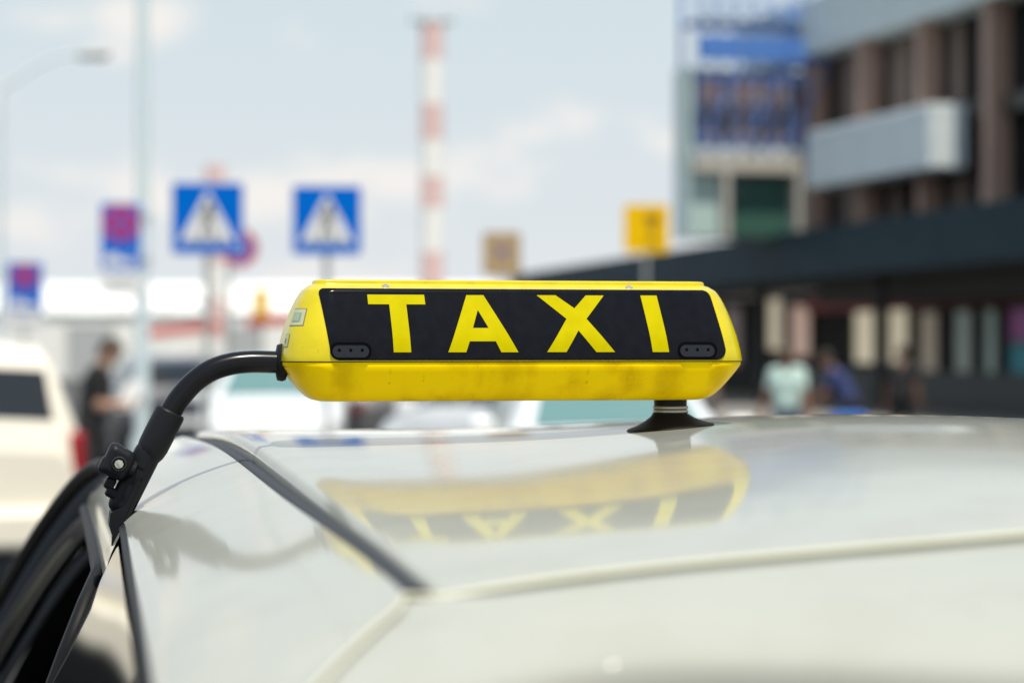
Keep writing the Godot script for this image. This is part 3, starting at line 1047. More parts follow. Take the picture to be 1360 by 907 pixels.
func hand_bones(wrist: Vector3, dir: Vector3, side: Vector3, curl: float) -> Array:
	var d := dir.normalized()
	var s := (side - d * side.dot(d)).normalized()
	var dn := d.cross(s)
	var b := []
	for k in 4:
		var off := s * (0.028 - 0.019 * k)
		var kn := wrist + d * (0.088 - 0.004 * absf(k - 1.2)) + off
		b.append([wrist + d * 0.015 + off * 0.5, kn, 0.016, 0.0125])
		var len: float = [0.040, 0.046, 0.042, 0.033][k]
		var p := kn
		var a := curl * (0.6 + 0.1 * k)
		for j in 3:
			var dd := (d * cos(a) + dn * sin(a)).normalized()
			var q: Vector3 = p + dd * len * [1.0, 0.7, 0.55][j]
			b.append([p, q, 0.0095 - 0.0008 * j, 0.0088 - 0.0008 * j])
			p = q
			a += curl
	var th := wrist + d * 0.03 + s * 0.03
	var t2 := th + (d * 0.6 + s * 0.7 + dn * 0.2).normalized() * 0.038
	b.append([wrist + d * 0.02 + s * 0.012, th, 0.016, 0.013])
	b.append([th, t2, 0.0125, 0.0105])
	b.append([t2, t2 + (d * 0.85 + s * 0.2 + dn * 0.4).normalized() * 0.03, 0.0105, 0.009])
	return b


func limb(a: Vector3, c: Vector3, l1: float, l2: float, bend: Vector3) -> Vector3:
	# elbow or knee between a and c
	var d := a.distance_to(c)
	var f := (l1 * l1 - l2 * l2 + d * d) / (2.0 * d)
	var h := sqrt(maxf(0.0, l1 * l1 - f * f))
	var ax := (c - a) / d
	return a + ax * f + (bend - ax * bend.dot(ax)).normalized() * h


# faces -z; pose: lean (radians), head (pitch), hands: two points, feet: two points, hip height
func make_person(label: String, at: Vector3, turn: float, k: float, pose: Dictionary, mats: Dictionary) -> Node3D:
	var t := thing("person", label, "person", at, turn, "people around the forecourt")
	var hipy: float = pose.get("hip", 0.93)
	var hip := Vector3(0, hipy, pose.get("back", 0.0))
	var lean: float = pose.get("lean", 0.05)
	var up := Vector3(0, cos(lean), -sin(lean))
	var fw := Vector3(0, -sin(lean), -cos(lean))
	var chest := hip + up * 0.38
	var neck := hip + up * 0.55
	var hp: float = pose.get("head", 0.15) + lean
	var hu := Vector3(0, cos(hp), -sin(hp))
	var hf := Vector3(0, -sin(hp), -cos(hp))
	var head := neck + up * 0.06 + hu * 0.12 + hf * 0.015
	var X := Vector3.RIGHT
	var skin := []
	var shirt := []
	var pants := []
	var shoes := []
	skin.append([neck - up * 0.05, neck + hu * 0.08, 0.062, 0.055])
	for s in [-1.0, 1.0]:
		pants.append([hip + X * 0.07 * s, hip + X * 0.08 * s + up * 0.08, 0.125, 0.115])
		shirt.append([hip + X * 0.065 * s + up * 0.06, chest + X * 0.085 * s + up * 0.02, 0.125, 0.125])
		shirt.append([chest + X * 0.085 * s + up * 0.02, neck + X * 0.10 * s - up * 0.05, 0.12, 0.085])
		var i := 0 if s < 0 else 1
		var sh = neck + X * 0.185 * s - up * 0.055
		var hand: Vector3 = pose.hands[i]
		var el := limb(sh, hand, 0.29, 0.25, Vector3(0.35 * s, -0.5, 0.8))
		shirt.append([neck + X * 0.1 * s - up * 0.045, sh, 0.08, 0.066])
		var cut = sh.lerp(el, 0.62)
		shirt.append([sh, cut, 0.066, 0.06])
		skin.append([sh, el, 0.05, 0.042])
		skin.append([el, hand, 0.042, 0.029])
		var foot: Vector3 = pose.feet[i]
		var hj = hip + X * 0.09 * s
		var kn := limb(hj, foot, 0.44, 0.43, Vector3(0.1 * s, 0, -1))
		pants.append([hj, kn, 0.098, 0.064])
		pants.append([kn, foot + Vector3(0, 0.03, 0), 0.066, 0.05])
		skin.append([foot + Vector3(0, 0.06, 0), foot, 0.042, 0.04])
		shoes.append([foot + Vector3(0, -0.035, 0.045), foot + Vector3(0.02 * s, -0.045, -0.15), 0.045, 0.036])
	for b in shirt:
		skin.append([b[0], b[1], b[2] - 0.022, b[3] - 0.022])
	for b in pants:
		skin.append([b[0], b[1], b[2] - 0.02, b[3] - 0.02])
	var mb := Mb.new()
	net(mb, skin, 0.02, 0.03)
	# head with a face, and the hands, on finer grids of their own
	var hd := [[head + hu * 0.03 + hf * -0.018, head + hu * 0.035 + hf * 0.012, 0.088, 0.083], [head - hu * 0.03 + hf * 0.03, head - hu * 0.075 + hf * 0.048, 0.066, 0.042],
		[head + hf * 0.088 + hu * 0.012, head + hf * 0.112 - hu * 0.024, 0.010, 0.015], [head + hf * 0.086 - hu * 0.055 - X * 0.018, head + hf * 0.086 - hu * 0.055 + X * 0.018, 0.011, 0.011],
		[head + hf * 0.08 + hu * 0.035 - X * 0.035, head + hf * 0.08 + hu * 0.035 + X * 0.035, 0.014, 0.014], [head - hu * 0.05 - hf * 0.02, neck + hu * 0.05, 0.054, 0.055]]
	for s in [-1.0, 1.0]:
		hd.append([head + X * 0.083 * s - hu * 0.02, head + X * 0.088 * s + hu * 0.025 - hf * 0.012, 0.012, 0.017])
	net(mb, hd, 0.007, 0.018)
	for i in 2:
		var s := -1.0 if i == 0 else 1.0
		var sh := neck + X * 0.185 * s - up * 0.055
		var hand: Vector3 = pose.hands[i]
		var el := limb(sh, hand, 0.29, 0.25, Vector3(0.35 * s, -0.5, 0.8))
		net(mb, hand_bones(hand, hand - el + Vector3(-0.05 * s, 0, 0), Vector3(-s, 0.6, 0), 0.55 * (1.0 if i == 0 else 1.0)), 0.0055, 0.008)
	put("body", mb, mats.skin, t)
	var eyes := Mb.new()
	for s in [-1.0, 1.0]:
		eyes.box(head + hf * 0.088 + hu * 0.012 + X * 0.033 * s, Vector3(0.026, 0.012, 0.014), Basis(Vector3.RIGHT, -hp), 0.005)
	put("eyes", eyes, M.hair, t)
	var hb := Mb.new()
	net(hb, [[head + hu * 0.05 - hf * 0.03, head + hu * 0.062 + hf * 0.014, 0.093, 0.08], [head - hf * 0.05, head - hu * 0.045 - hf * 0.045, 0.075, 0.055]], 0.012, 0.03)
	put("hair", hb, mats.hair, t)
	var sb := Mb.new()
	net(sb, shirt, 0.018, 0.035)
	put("shirt", sb, mats.shirt, t)
	var pb := Mb.new()
	net(pb, pants, 0.018, 0.03)
	put("trousers", pb, mats.pants, t)
	for i in 2:
		var ob := Mb.new()
		net(ob, [shoes[i]], 0.012, 0.01)
		put("shoe", ob, M.rubber, t)
	t.scale = Vector3.ONE * k
	return t


func make_people():
	make_person("person in dark clothes looking down at a white sheet beside the cream car", Vector3(0.40, 0, -20.3), deg_to_rad(-102), 0.955,
		{"lean": 0.14, "head": 0.55, "hands": [Vector3(-0.06, 1.17, -0.36), Vector3(0.07, 1.14, -0.34)], "feet": [Vector3(-0.12, 0.08, -0.04), Vector3(0.12, 0.08, 0.06)]},
		{"skin": M.skin, "hair": M.hair, "shirt": M.cloth_black, "pants": M.cloth_black})
	var p := thing("paper", "white sheet held by the person in dark clothes", "paper", Vector3(0.74, 1.17, -20.22))
	var pm := Mb.new()
	pm.box(Vector3.ZERO, Vector3(0.21, 0.29, 0.006), Basis(Vector3.RIGHT, -0.5).rotated(Vector3.UP, -0.9), 0.002)
	put("sheet", pm, M.sign_white, p)
	make_person("person in a pale mint shirt standing by the canopy", Vector3(8.72, 0, -25.8), deg_to_rad(150), 0.9,
		{"lean": 0.05, "head": 0.2, "hands": [Vector3(-0.30, 0.86, -0.10), Vector3(0.36, 0.90, -0.02)], "feet": [Vector3(-0.11, 0.08, 0.0), Vector3(0.12, 0.08, -0.06)]},
		{"skin": M.skin_dark, "hair": M.hair, "shirt": M.cloth_mint, "pants": M.cloth_jeans})
	make_person("person in navy bending over a bright blue bag", Vector3(10.45, 0, -28.6), deg_to_rad(60), 0.95,
		{"lean": 0.5, "head": 0.1, "hip": 0.86, "back": 0.12, "hands": [Vector3(-0.18, 0.86, -0.42), Vector3(0.2, 0.84, -0.40)], "feet": [Vector3(-0.13, 0.08, 0.02), Vector3(0.13, 0.08, 0.08)]},
		{"skin": M.skin_dark, "hair": M.hair, "shirt": M.cloth_navy, "pants": M.cloth_black})
	var b := thing("travel_bag", "bright blue travel bag in front of the person in navy", "bag", Vector3(10.15, 0, -27.6))
	put("bag", boxes([[Vector3(0, 0.42, 0), Vector3(0.46, 0.66, 0.28)]], 0.09), M.bag_blue, b)
	var hnd := Mb.new()
	hnd.tube([Vector3(-0.12, 0.74, 0), Vector3(-0.1, 0.86, 0), Vector3(0, 0.89, 0), Vector3(0.1, 0.86, 0), Vector3(0.12, 0.74, 0)], [0.014], 8)
	put("handle", hnd, M.rubber, b)
	for x in [-0.16, 0.16]:
		var wm := Mb.new()
		wm.lathe([Vector2(0, -0.02), Vector2(0.045, -0.02), Vector2(0.045, 0.02), Vector2(0, 0.02)], 12, Vector3(x, 0.045, 0), Basis(Vector3.BACK, PI / 2))
		put("wheel", wm, M.rubber, b)
	make_person("person in black standing farther back under the canopy", Vector3(12.6, 0, -32.0), deg_to_rad(-30), 0.9,
		{"lean": 0.08, "head": 0.3, "hands": [Vector3(-0.28, 0.84, -0.12), Vector3(0.28, 0.86, -0.12)], "feet": [Vector3(-0.11, 0.08, 0.0), Vector3(0.12, 0.08, 0.05)]},
		{"skin": M.skin_dark, "hair": M.hair, "shirt": M.cloth_black, "pants": M.cloth_black})
	make_person("person in a grey coat right beside the sign's end", Vector3(8.75, 0, -29.5), deg_to_rad(10), 1.0,
		{"lean": 0.04, "head": 0.2, "hands": [Vector3(-0.28, 0.86, -0.1), Vector3(0.28, 0.86, -0.1)], "feet": [Vector3(-0.11, 0.08, 0.0), Vector3(0.12, 0.08, -0.05)]},
		{"skin": M.skin, "hair": M.hair, "shirt": M.cloth_grey, "pants": M.cloth_grey})


# ---------------------------------------------------------------- the taxi

# heights of the roof in tenths of a millimetre: rows from the middle out to the side, columns from rear to front
const ROOF := [
	[14489, 14970, 15276, 15399, 15376, 15270, 15091, 14836, 14519],
	[14493, 14980, 15295, 15438, 15422, 15294, 15101, 14838, 14513],
	[14489, 14970, 15276, 15398, 15373, 15269, 15091, 14835, 14520],
	[14475, 14944, 15221, 15294, 15267, 15218, 15064, 14830, 14542],
	[14449, 14907, 15146, 15164, 15187, 15183, 15037, 14832, 14578],
	[14409, 14859, 15088, 15080, 15156, 15182, 15030, 14847, 14625],
	[14351, 14780, 15018, 15042, 15142, 15186, 15043, 14881, 14679],
	[14272, 14635, 14877, 14997, 15113, 15163, 15067, 14928, 14736],
	[14171, 14415, 14663, 14915, 15069, 15121, 15095, 14985, 14796]]


func spline(t: float, n: int) -> Array:
	var k := t * (n - 3)
	var i := clampi(int(floor(k)), 0, n - 4)
	var f := k - i
	return [i, pow(1 - f, 3) / 6, (3 * f * f * f - 6 * f * f + 4) / 6, (-3 * f * f * f + 3 * f * f + 3 * f + 1) / 6, f * f * f / 6]


func roof_y(x: float, l: float) -> float:
	var a := spline(absf(x - CX) / 0.62, 9)
	var b := spline((l - 0.85) / 2.1, 9)
	var r := 0.0
	for i in 4:
		for j in 4:
			r += ROOF[a[0] + i][b[0] + j] * a[1 + i] * b[1 + j]
	return r * 0.0001


func seam(x: float) -> float:      # where the tailgate meets the roof
	return 1.0488 + 0.0565 * (0.3336 - (x - CX) * (x - CX))


func rail_y(l: float) -> float:      # the moulding's height, down in its channel
	var d := l - 1.9
	return roof_y(RAIL + 0.012, l) - 0.0135 - 0.0055 * d + 0.01478 * d * d


func mir(p: Vector3, side: float) -> Vector3:
	return p if side < 0 else Vector3(2.0 * CX - p.x, p.y, p.z)


# the body's edge below the moulding: step k of the section at l, left side
const EDGE := [Vector2(-0.0065, -0.0008), Vector2(-0.012, -0.0024), Vector2(-0.027, -0.0072), Vector2(-0.045, -0.0138), Vector2(-0.064, -0.0218), Vector2(-0.082, -0.0308), Vector2(-0.096, -0.0390), Vector2(-0.1022, -0.0436), Vector2(-0.1068, -0.0478)]


func edge(f: float, l: float) -> Vector3:
	var k := clampf(f, 0.0, 1.0) * (EDGE.size() - 1)
	var i := mini(int(k), EDGE.size() - 2)
	# a smooth run through the section's points
	var p: Vector2 = (EDGE[i] as Vector2).cubic_interpolate(EDGE[i + 1], EDGE[maxi(i - 1, 0)], EDGE[mini(i + 2, EDGE.size() - 1)], k - i)
	var back := clampf(1.9 - l, 0.0, 1.0)
	return Vector3(RAIL + p.x * (1.0 + 0.19 * back), rail_y(l) + p.y * (1.0 - 0.22 * back), -l)


func edge_rear(f: float) -> float:     # where the tailgate's side seam cuts the body's edge
	return 1.0488 - 0.20 * f - 0.30 * f * f


func make_taxi():
	var t := thing("taxi", "ivory taxi in the foreground carrying the yellow roof sign", "car", Vector3.ZERO)
	# roof skin
	var rf := Mb.new()
	var rx := func(s: float) -> float: return RAIL + 0.0075 + s * 2.0 * (CX - RAIL - 0.0075)
	rf.sheet(160, 110, func(s, q):
		var c = s * 160.0
		var x: float = rx.call(lerpf(0.006, 0.994, (c - 8.0) / 144.0))
		if c < 8.0 or c > 152.0:
			var g = (c if c < 8.0 else 160.0 - c) / 8.0
			x = rx.call(0.006 * g if c < 8.0 else 1.0 - 0.006 * g)
		var l0 := seam(x) + 0.0004
		var e := 0.0
		var l := l0
		var row = q * 110.0
		if row < 7.0:
			var a = (7.0 - row) / 7.0 * PI / 2
			l = l0 + 0.0052 * (1.0 - sin(a))
			e = 0.0052 * (1.0 - cos(a)) + (0.004 if row < 0.5 else 0.0)
		else:
			l = lerpf(l0 + 0.0052, 2.78, pow((row - 7.0) / 103.0, 1.25))
		var d := minf(x - RAIL - 0.0075, 2.0 * CX - RAIL - 0.0075 - x)
		var sd := 0.003 * pow(maxf(0.0, 1.0 - d / 0.03), 2.0)
		if d < 0.0068:
			sd += 0.014 * (1.0 - sqrt(maxf(0.0, 1.0 - pow(1.0 - d / 0.0068, 2.0))))
		return Vector3(x, roof_y(x, l) - e - sd, -l))
	put("roof_panel", rf, M.ivory, t)
	for side in [-1.0, 1.0]:
		# moulding in its channel
		var md := Mb.new()
		md.sheet(10, 60, func(s, q):
			var l := lerpf(1.053, 2.8, q)
			var a: float = (s - 0.5) * 2.0
			return mir(Vector3(RAIL + 0.0006 + a * 0.0066, rail_y(l) - 0.0032 * a * a * a * a, -l), side))
		var me := rail_y(1.053)
		md.sheet(10, 2, func(s, q):
			var a: float = (s - 0.5) * 2.0
			return mir(Vector3(RAIL + 0.0006 + a * 0.0066, me - 0.0032 * a * a * a * a - q * 0.01, -1.053), side))
		put("roof_moulding", md, M.moulding, t)
		var ch := Mb.new()
		ch.sheet(2, 30, func(s, q): return mir(Vector3(RAIL - 0.008 + s * 0.018, rail_y(lerpf(1.05, 2.8, q)) - 0.006, -lerpf(1.05, 2.8, q)), side))
		put("moulding_channel", ch, M.trim_dark, t)
		# body edge over the doors
		var sr := Mb.new()
		sr.sheet(40, 90, func(s, q):
			var row = q * 90.0
			var le := edge_rear(s) + 0.001
			var dn := 0.0
			var l := lerpf(le + 0.0052, 2.8, maxf(0.0, (row - 7.0) / 83.0))
			if row < 7.0:
				var a = (7.0 - row) / 7.0 * PI / 2
				l = le + 0.0052 * (1.0 - sin(a))
				dn = 0.0052 * (1.0 - cos(a)) + (0.004 if row < 0.5 else 0.0)
			return mir(edge(s, l) - Vector3(0, dn, 0), side))
		put("roof_side_panel", sr, M.ivory, t)
		# black strip over the glass
		var tr := Mb.new()
		tr.sheet(6, 60, func(s, q):
			var l := lerpf(0.80, 1.93, q)
			var p := edge(1.0, l)
			var a: float = s * PI
			return mir(p + Vector3(-0.003 * sin(a) - 0.003 * s, 0.0005 - 0.009 * s, 0), side))
		put("window_trim", tr, M.black_rubber, t)
		# rear door glass
		var gl := Mb.new()
		gl.sheet(12, 30, func(s, q):
			var l := lerpf(0.86 - 0.14 * s, 1.9, q)
			var p := edge(1.0, l)
			var foot := Vector3(-0.12, 0.98, -l)
			var top := p + Vector3(-0.006, -0.014, 0)
			return mir(top.lerp(foot, s) + Vector3(-0.012 * sin(s * PI), 0, 0), side))
		put("rear_side_window", gl, M.dark_glass, t)
		if side > 0:
			var fw := Mb.new()
			fw.sheet(8, 16, func(s, q):
				var l := lerpf(1.92, 2.75 + 0.75 * s, q)
				var top := edge(1.0, minf(l, 2.8)) + Vector3(-0.006, -0.014, 0)
				return mir(Vector3(top.x, top.y, -l).lerp(Vector3(-0.12, 0.98, -l), s), side))
			put("front_side_window", fw, M.dark_glass, t)
	# the open front door window: pillar in front, painted frame, black seals
	var ap := [Vector3(0.075, 1.445, -2.62), Vector3(0.066, 1.435, -2.78), Vector3(0.04, 1.40, -2.93), Vector3(-0.005, 1.325, -3.09), Vector3(-0.06, 1.215, -3.28), Vector3(-0.11, 1.10, -3.48), Vector3(-0.14, 1.0, -3.64)]
	var sm := []
	for i in ap.size() - 1:
		for k in 6:
			sm.append((ap[i] as Vector3).cubic_interpolate(ap[i + 1], ap[maxi(i - 1, 0)], ap[mini(i + 2, ap.size() - 1)], k / 6.0))
	sm.append(ap[ap.size() - 1])
	var shift := func(d: Vector3) -> Array:
		var o := []
		for p in sm:
			o.append(p + d)
		return o
	for side in [-1.0, 1.0]:
		var pl := Mb.new()
		pl.tube(sm.map(func(p): return mir(p + Vector3(0.02, 0.0, 0.0), side)), [0.026], 12)
		put("front_pillar", pl, M.moulding, t)
		var o1 := Mb.new()
		o1.tube(sm.map(func(p): return mir(p + Vector3(-0.008, 0.018, 0.0), side)), [0.009], 8)
		put("pillar_trim", o1, M.black_rubber, t)
		var o2 := Mb.new()
		o2.tube(sm.map(func(p): return mir(p + Vector3(0.004, -0.036, 0.0), side)), [0.017], 8)
		put("door_seal", o2, M.black_gloss, t)
	var o3 := Mb.new()
	o3.tube(shift.call(Vector3(0.018, -0.06, 0.02)), [0.006], 8)
	put("door_frame_edge", o3, M.moulding, t)
	# painted upper frame of the front door
	var df := Mb.new()
	df.sheet(10, 40, func(s, q):
		var l := lerpf(1.915, 2.72, q)
		var p := edge(1.0, l)
		var drop := lerpf(0.045, 0.03, q)
		return p + Vector3(-0.017 * s - 0.003 * sin(s * PI), -drop * s - 0.002, 0))
	put("door_frame", df, M.ivory, t)
	var ds := Mb.new()
	var dp := [Vector3(-0.04, 1.18, -1.96), Vector3(0.018, 1.34, -1.95), Vector3(0.034, 1.378, -1.97)]
	for k in 12:
		var l := lerpf(2.02, 2.72, k / 11.0)
		dp.append(edge(1.0, l) + Vector3(-0.018, -lerpf(0.047, 0.034, k / 11.0) - 0.004, 0))
	ds.tube(dp, [0.008], 8)
	put("window_seal", ds, M.black_rubber, t)
	# inside
	var il := Mb.new()
	il.sheet(12, 16, func(s, q):
		var x := lerpf(0.09, 1.41, s)
		var l := lerpf(0.8, 2.75, q)
		return Vector3(x, 1.42 + 0.03 * sin(s * PI), -l))
	put("headlining", il, M.trim_dark, t)
	put("dashboard", boxes([[Vector3(CX, 0.93, -3.35), Vector3(1.55, 0.24, 0.6)]], 0.06), M.trim_dark, t)
	for x in [0.36, 1.14]:
		var st := put("front_seat", boxes([[Vector3(x, 0.62, -2.3), Vector3(0.52, 0.2, 0.55)], [Vector3(x, 0.98, -1.98), Vector3(0.5, 0.66, 0.16)]], 0.07), M.trim_dark, t)
		put("headrest", boxes([[Vector3(x, 1.36, -1.96), Vector3(0.27, 0.16, 0.1)]], 0.045), M.trim_dark, st)
	put("rear_seat", boxes([[Vector3(CX, 0.62, -1.35), Vector3(1.4, 0.2, 0.5)], [Vector3(CX, 0.95, -1.1), Vector3(1.4, 0.6, 0.16)]], 0.07), M.trim_dark, t)
	# windscreen
	var ws := Mb.new()
	ws.sheet(24, 16, func(s, q):
		var x: float = (s - 0.5) * 2.0
		var w := lerpf(0.635, 0.85, q)
		var l := lerpf(2.76, 3.68, q) + 0.14 * (1.0 - x * x)
		var y0 := roof_y(CX, 2.78) - 0.03 * x * x
		return Vector3(CX + x * w, lerpf(y0, 0.98, pow(q, 1.12)) - 0.006, -l))
	put("windscreen", ws, M.dark_glass, t)
	# tailgate: the lip behind the seam, its rounded edge, the glass below
	var prof := [Vector2(-0.005, 0.0058), Vector2(-0.002, 0.0052), Vector2(0.004, 0.0050), Vector2(0.016, 0.0066), Vector2(0.030, 0.0104), Vector2(0.045, 0.0156), Vector2(0.060, 0.0224), Vector2(0.069, 0.0280), Vector2(0.0755, 0.0352), Vector2(0.077, 0.0480), Vector2(0.072, 0.06), Vector2(0.058, 0.07), Vector2(0.03, 0.08)]
	var tg := Mb.new()
	tg.sheet(130, 60, func(s, q):
		var k: float = q * (prof.size() - 1)
		var i := mini(int(k), prof.size() - 2)
		var p: Vector2 = (prof[i] as Vector2).lerp(prof[i + 1], k - i) if i < 2 else (prof[i] as Vector2).cubic_interpolate(prof[i + 1], prof[i - 1], prof[mini(i + 2, prof.size() - 1)], k - i)
		var half := CX - RAIL
		var x: float = (s - 0.5) * 2.0
		# packed columns towards the ends, where it wraps round the corner to the side seam
		x = signf(x) * (1.0 - pow(1.0 - absf(x), 1.35))
		var xi := CX + x * half
		# the lip reaches farther back towards the middle
		p.x *= 1.0 + 1.5 * smoothstep(0.92, 0.45, absf(x))
		p.y *= 1.0 + 0.25 * smoothstep(0.92, 0.45, absf(x)) * clampf((p.x - 0.004) / 0.03, 0.0, 1.0)
		var a := Vector3(xi, roof_y(xi, seam(xi)) - p.y, -(seam(xi) - p.x))
		var f := 0.66 * clampf(q * 1.15, 0.0, 1.0)
		var b := edge(f, edge_rear(f) + 0.0005) + Vector3(-0.0005, -0.0046, 0)
		var own := Vector3(RAIL, roof_y(RAIL, seam(RAIL)) - p.y, -(seam(RAIL) - p.x))
		var w := smoothstep(0.0, 1.0, clampf((absf(x) * half - (half - 0.085)) / 0.085, 0.0, 1.0))
		w *= w
		var mv := (b - own) * w
		return a + Vector3(mv.x if x < 0 else -mv.x, mv.y, mv.z))
	put("tailgate_top", tg, M.ivory, t)
	# pale bead added as a painted highlight of the sunlit tailgate seam edge
	var seam_glint := []
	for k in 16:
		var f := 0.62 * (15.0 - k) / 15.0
		seam_glint.append(edge(f, edge_rear(f)) + Vector3(0, -0.0016, 0.0002))
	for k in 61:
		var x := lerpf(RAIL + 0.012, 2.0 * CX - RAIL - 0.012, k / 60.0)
		seam_glint.append(Vector3(x, roof_y(x, seam(x)) - 0.0016, -seam(x) + 0.0002))
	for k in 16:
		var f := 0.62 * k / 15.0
		seam_glint.append(mir(edge(f, edge_rear(f)) + Vector3(0, -0.0028, 0.0002), 1.0))
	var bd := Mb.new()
	bd.tube(seam_glint, [0.0011], 10)
	put("seam_highlight", bd, M.seam_glint, t)
	var rw := Mb.new()
	rw.sheet(24, 12, func(s, q):
		var x: float = (s - 0.5) * 2.0
		var xx := CX + x * lerpf(0.60, 0.74, q)
		return Vector3(xx, lerpf(1.40, 0.98, q) - 0.02 * x * x, -(lerpf(0.95, 0.60, q) + 0.12 * x * x)))
	put("rear_window", rw, M.dark_glass, t)
	# rear corner posts
	for side in [-1.0, 1.0]:
		var cp := Mb.new()
		cp.sheet(6, 14, func(s, q):
			var a := edge(1.0, 0.86)
			var top := Vector3(a.x + 0.05 * s, a.y + 0.0 * s, -(0.86 + 0.04 * s))
			var foot := Vector3(-0.12 + 0.13 * s, 0.98, -(0.68 - 0.06 * s))
			return mir(top.lerp(foot, q), side))
		put("rear_post", cp, M.ivory, t)
	# lower body
	var stn := [[0.40, 0.40, 0.86, 0.90, 0.76, 0.70], [0.47, 0.32, 0.97, 1.0, 0.87, 0.80], [0.9, 0.26, 0.99, 1.0, 0.90, 0.84], [2.2, 0.24, 0.98, 0.99, 0.90, 0.84], [3.5, 0.24, 0.97, 1.0, 0.90, 0.84], [4.3, 0.26, 0.86, 0.90, 0.87, 0.74], [4.66, 0.34, 0.70, 0.74, 0.78, 0.62], [4.72, 0.40, 0.60, 0.62, 0.70, 0.58]]
	var lb := Mb.new()
	lb.sheet(22, 50, func(s, q):
		var k := int(round(s * 22))
		var ring := car_ring(at_station(stn, lerpf(0.40, 4.72, q)))
		var p: Vector3 = ring[k if k <= 11 else 22 - k]
		return Vector3(CX + (p.x if k <= 11 else -p.x), p.y, p.z))
	put("lower_body", lb, M.ivory, t)
	for side in [-1.0, 1.0]:
		put("door_mirror", boxes([[Vector3(CX + side * 1.02, 1.03, -3.3), Vector3(0.2, 0.16, 0.12)]], 0.055), M.ivory, t)
		put("tail_lamp", boxes([[Vector3(CX + side * 0.78, 0.86, -0.47), Vector3(0.2, 0.3, 0.16)]], 0.05), M.tail_red, t)
		put("headlight", boxes([[Vector3(CX + side * 0.66, 0.68, -4.62), Vector3(0.32, 0.16, 0.16)]], 0.06), M.lamp_clear, t)
		for wl in [1.2, 3.9]:
			var w0 := t
			var b := Basis(Vector3.BACK, -PI / 2 * side)
			var w := Node3D.new()
			w.name = numbered("wheel", w0)
			w0.add_child(w, true)
			var at := Vector3(CX + side * 0.81, 0.32, -wl)
			var ty := Mb.new()
			ty.lathe([Vector2(0.2, -0.1), Vector2(0.3, -0.1), Vector2(0.32, -0.07), Vector2(0.32, 0.07), Vector2(0.3, 0.1), Vector2(0.2, 0.1)], 28, at, b)
			put("tyre", ty, M.rubber, w)
			var rm := Mb.new()
			rm.lathe([Vector2(0, 0.06), Vector2(0.07, 0.065), Vector2(0.08, 0.03), Vector2(0.17, 0.05), Vector2(0.2, 0.09)], 24, at, b)
			put("rim", rm, M.rim, w)


# ---------------------------------------------------------------- the roof sign

# height over the underside, half depth, half length, corner radius
const LOWER := [[0, 0.026, 0.1698, 0.0161], [0.0008, 0.031, 0.1743, 0.0192], [0.003, 0.0365, 0.1793, 0.0226], [0.008, 0.0435, 0.1853, 0.027], [0.016, 0.0505, 0.1923, 0.0313], [0.025, 0.0558, 0.1993, 0.034], [0.031, 0.0578, 0.2033, 0.034], [0.0336, 0.0582, 0.2046, 0.034], [0.0339, 0.0574, 0.2038, 0.034]]
const UPPER := [[0.0346, 0.0572, 0.2036, 0.034], [0.0349, 0.0584, 0.2048, 0.034], [0.04, 0.0583, 0.2041, 0.034], [0.055, 0.0555, 0.2013, 0.034], [0.07, 0.0495, 0.1968, 0.0307], [0.082, 0.044, 0.1923, 0.0273], [0.092, 0.0392, 0.1873, 0.0243], [0.0955, 0.0374, 0.1848, 0.0232], [0.0972, 0.0352, 0.183, 0.0218], [0.1005, 0.0245, 0.1788, 0.0152], [0.1011, 0.0205, 0.1773, 0.0127], [0.1014, 0.0192, 0.176, 0.0119], [0.1042, 0.0188, 0.1753, 0.0117], [0.105, 0.0176, 0.1741, 0.0109], [0.1053, 0.0155, 0.1718, 0.0096]]


func section(tab: Array, h: float) -> Array:
	var k := 0
	while k < tab.size() - 2 and h > tab[k + 1][0]:
		k += 1
	var f := clampf((h - tab[k][0]) / (tab[k + 1][0] - tab[k][0]), 0.0, 1.0)
	return [h, lerpf(tab[k][1], tab[k + 1][1], f), lerpf(tab[k][2], tab[k + 1][2], f), lerpf(tab[k][3], tab[k + 1][3], f)]


func smooth_section(tab: Array, h: float) -> Array:
	var k := 0
	while k < tab.size() - 2 and h > tab[k + 1][0]:
		k += 1
	var t0: float = tab[k][0]
	var t1: float = tab[k + 1][0]
	var f := clampf((h - t0) / (t1 - t0), 0.0, 1.0)
	var o := [h]
	for c in range(1, 4):
		var p0: Array = tab[maxi(k - 1, 0)]
		var p3: Array = tab[mini(k + 2, tab.size() - 1)]
		var m0: float = (tab[k + 1][c] - p0[c]) / maxf(t1 - p0[0], 1e-6) * (t1 - t0)
		var m1: float = (p3[c] - tab[k][c]) / maxf(p3[0] - t0, 1e-6) * (t1 - t0)
		var f2 := f * f
		var f3 := f2 * f
		o.append((2 * f3 - 3 * f2 + 1) * tab[k][c] + (f3 - 2 * f2 + f) * m0 + (-2 * f3 + 3 * f2) * tab[k + 1][c] + (f3 - f2) * m1)
	return o


func around(a: Array, s: float) -> Vector3:
	# point on the rounded rectangle of a section; s runs once round it
	var d: float = a[1]
	var w: float = a[2]
	var r: float = minf(a[3], d * 0.95)
	var k := s * 4.0
	var q := mini(int(k), 3)
	var f := k - q
	var sx: float = [1, -1, -1, 1][q]
	var sz: float = [1, 1, -1, -1][q]
	# each quarter: half a long side, a corner, half a short side
	var l0 := w - r
	var l1 := d - r
	var p: Vector2
	var g := f if q % 2 == 0 else 1.0 - f
	if g < 0.3:
		p = Vector2(w, l1 * g / 0.3)
	elif g < 0.7:
		var an := (g - 0.3) / 0.4 * PI / 2
		p = Vector2(l0 + r * cos(an), l1 + r * sin(an))
	else:
		p = Vector2(l0 * (1.0 - (g - 0.7) / 0.3), d)
	return Vector3(p.x * sx, a[0], p.y * sz)


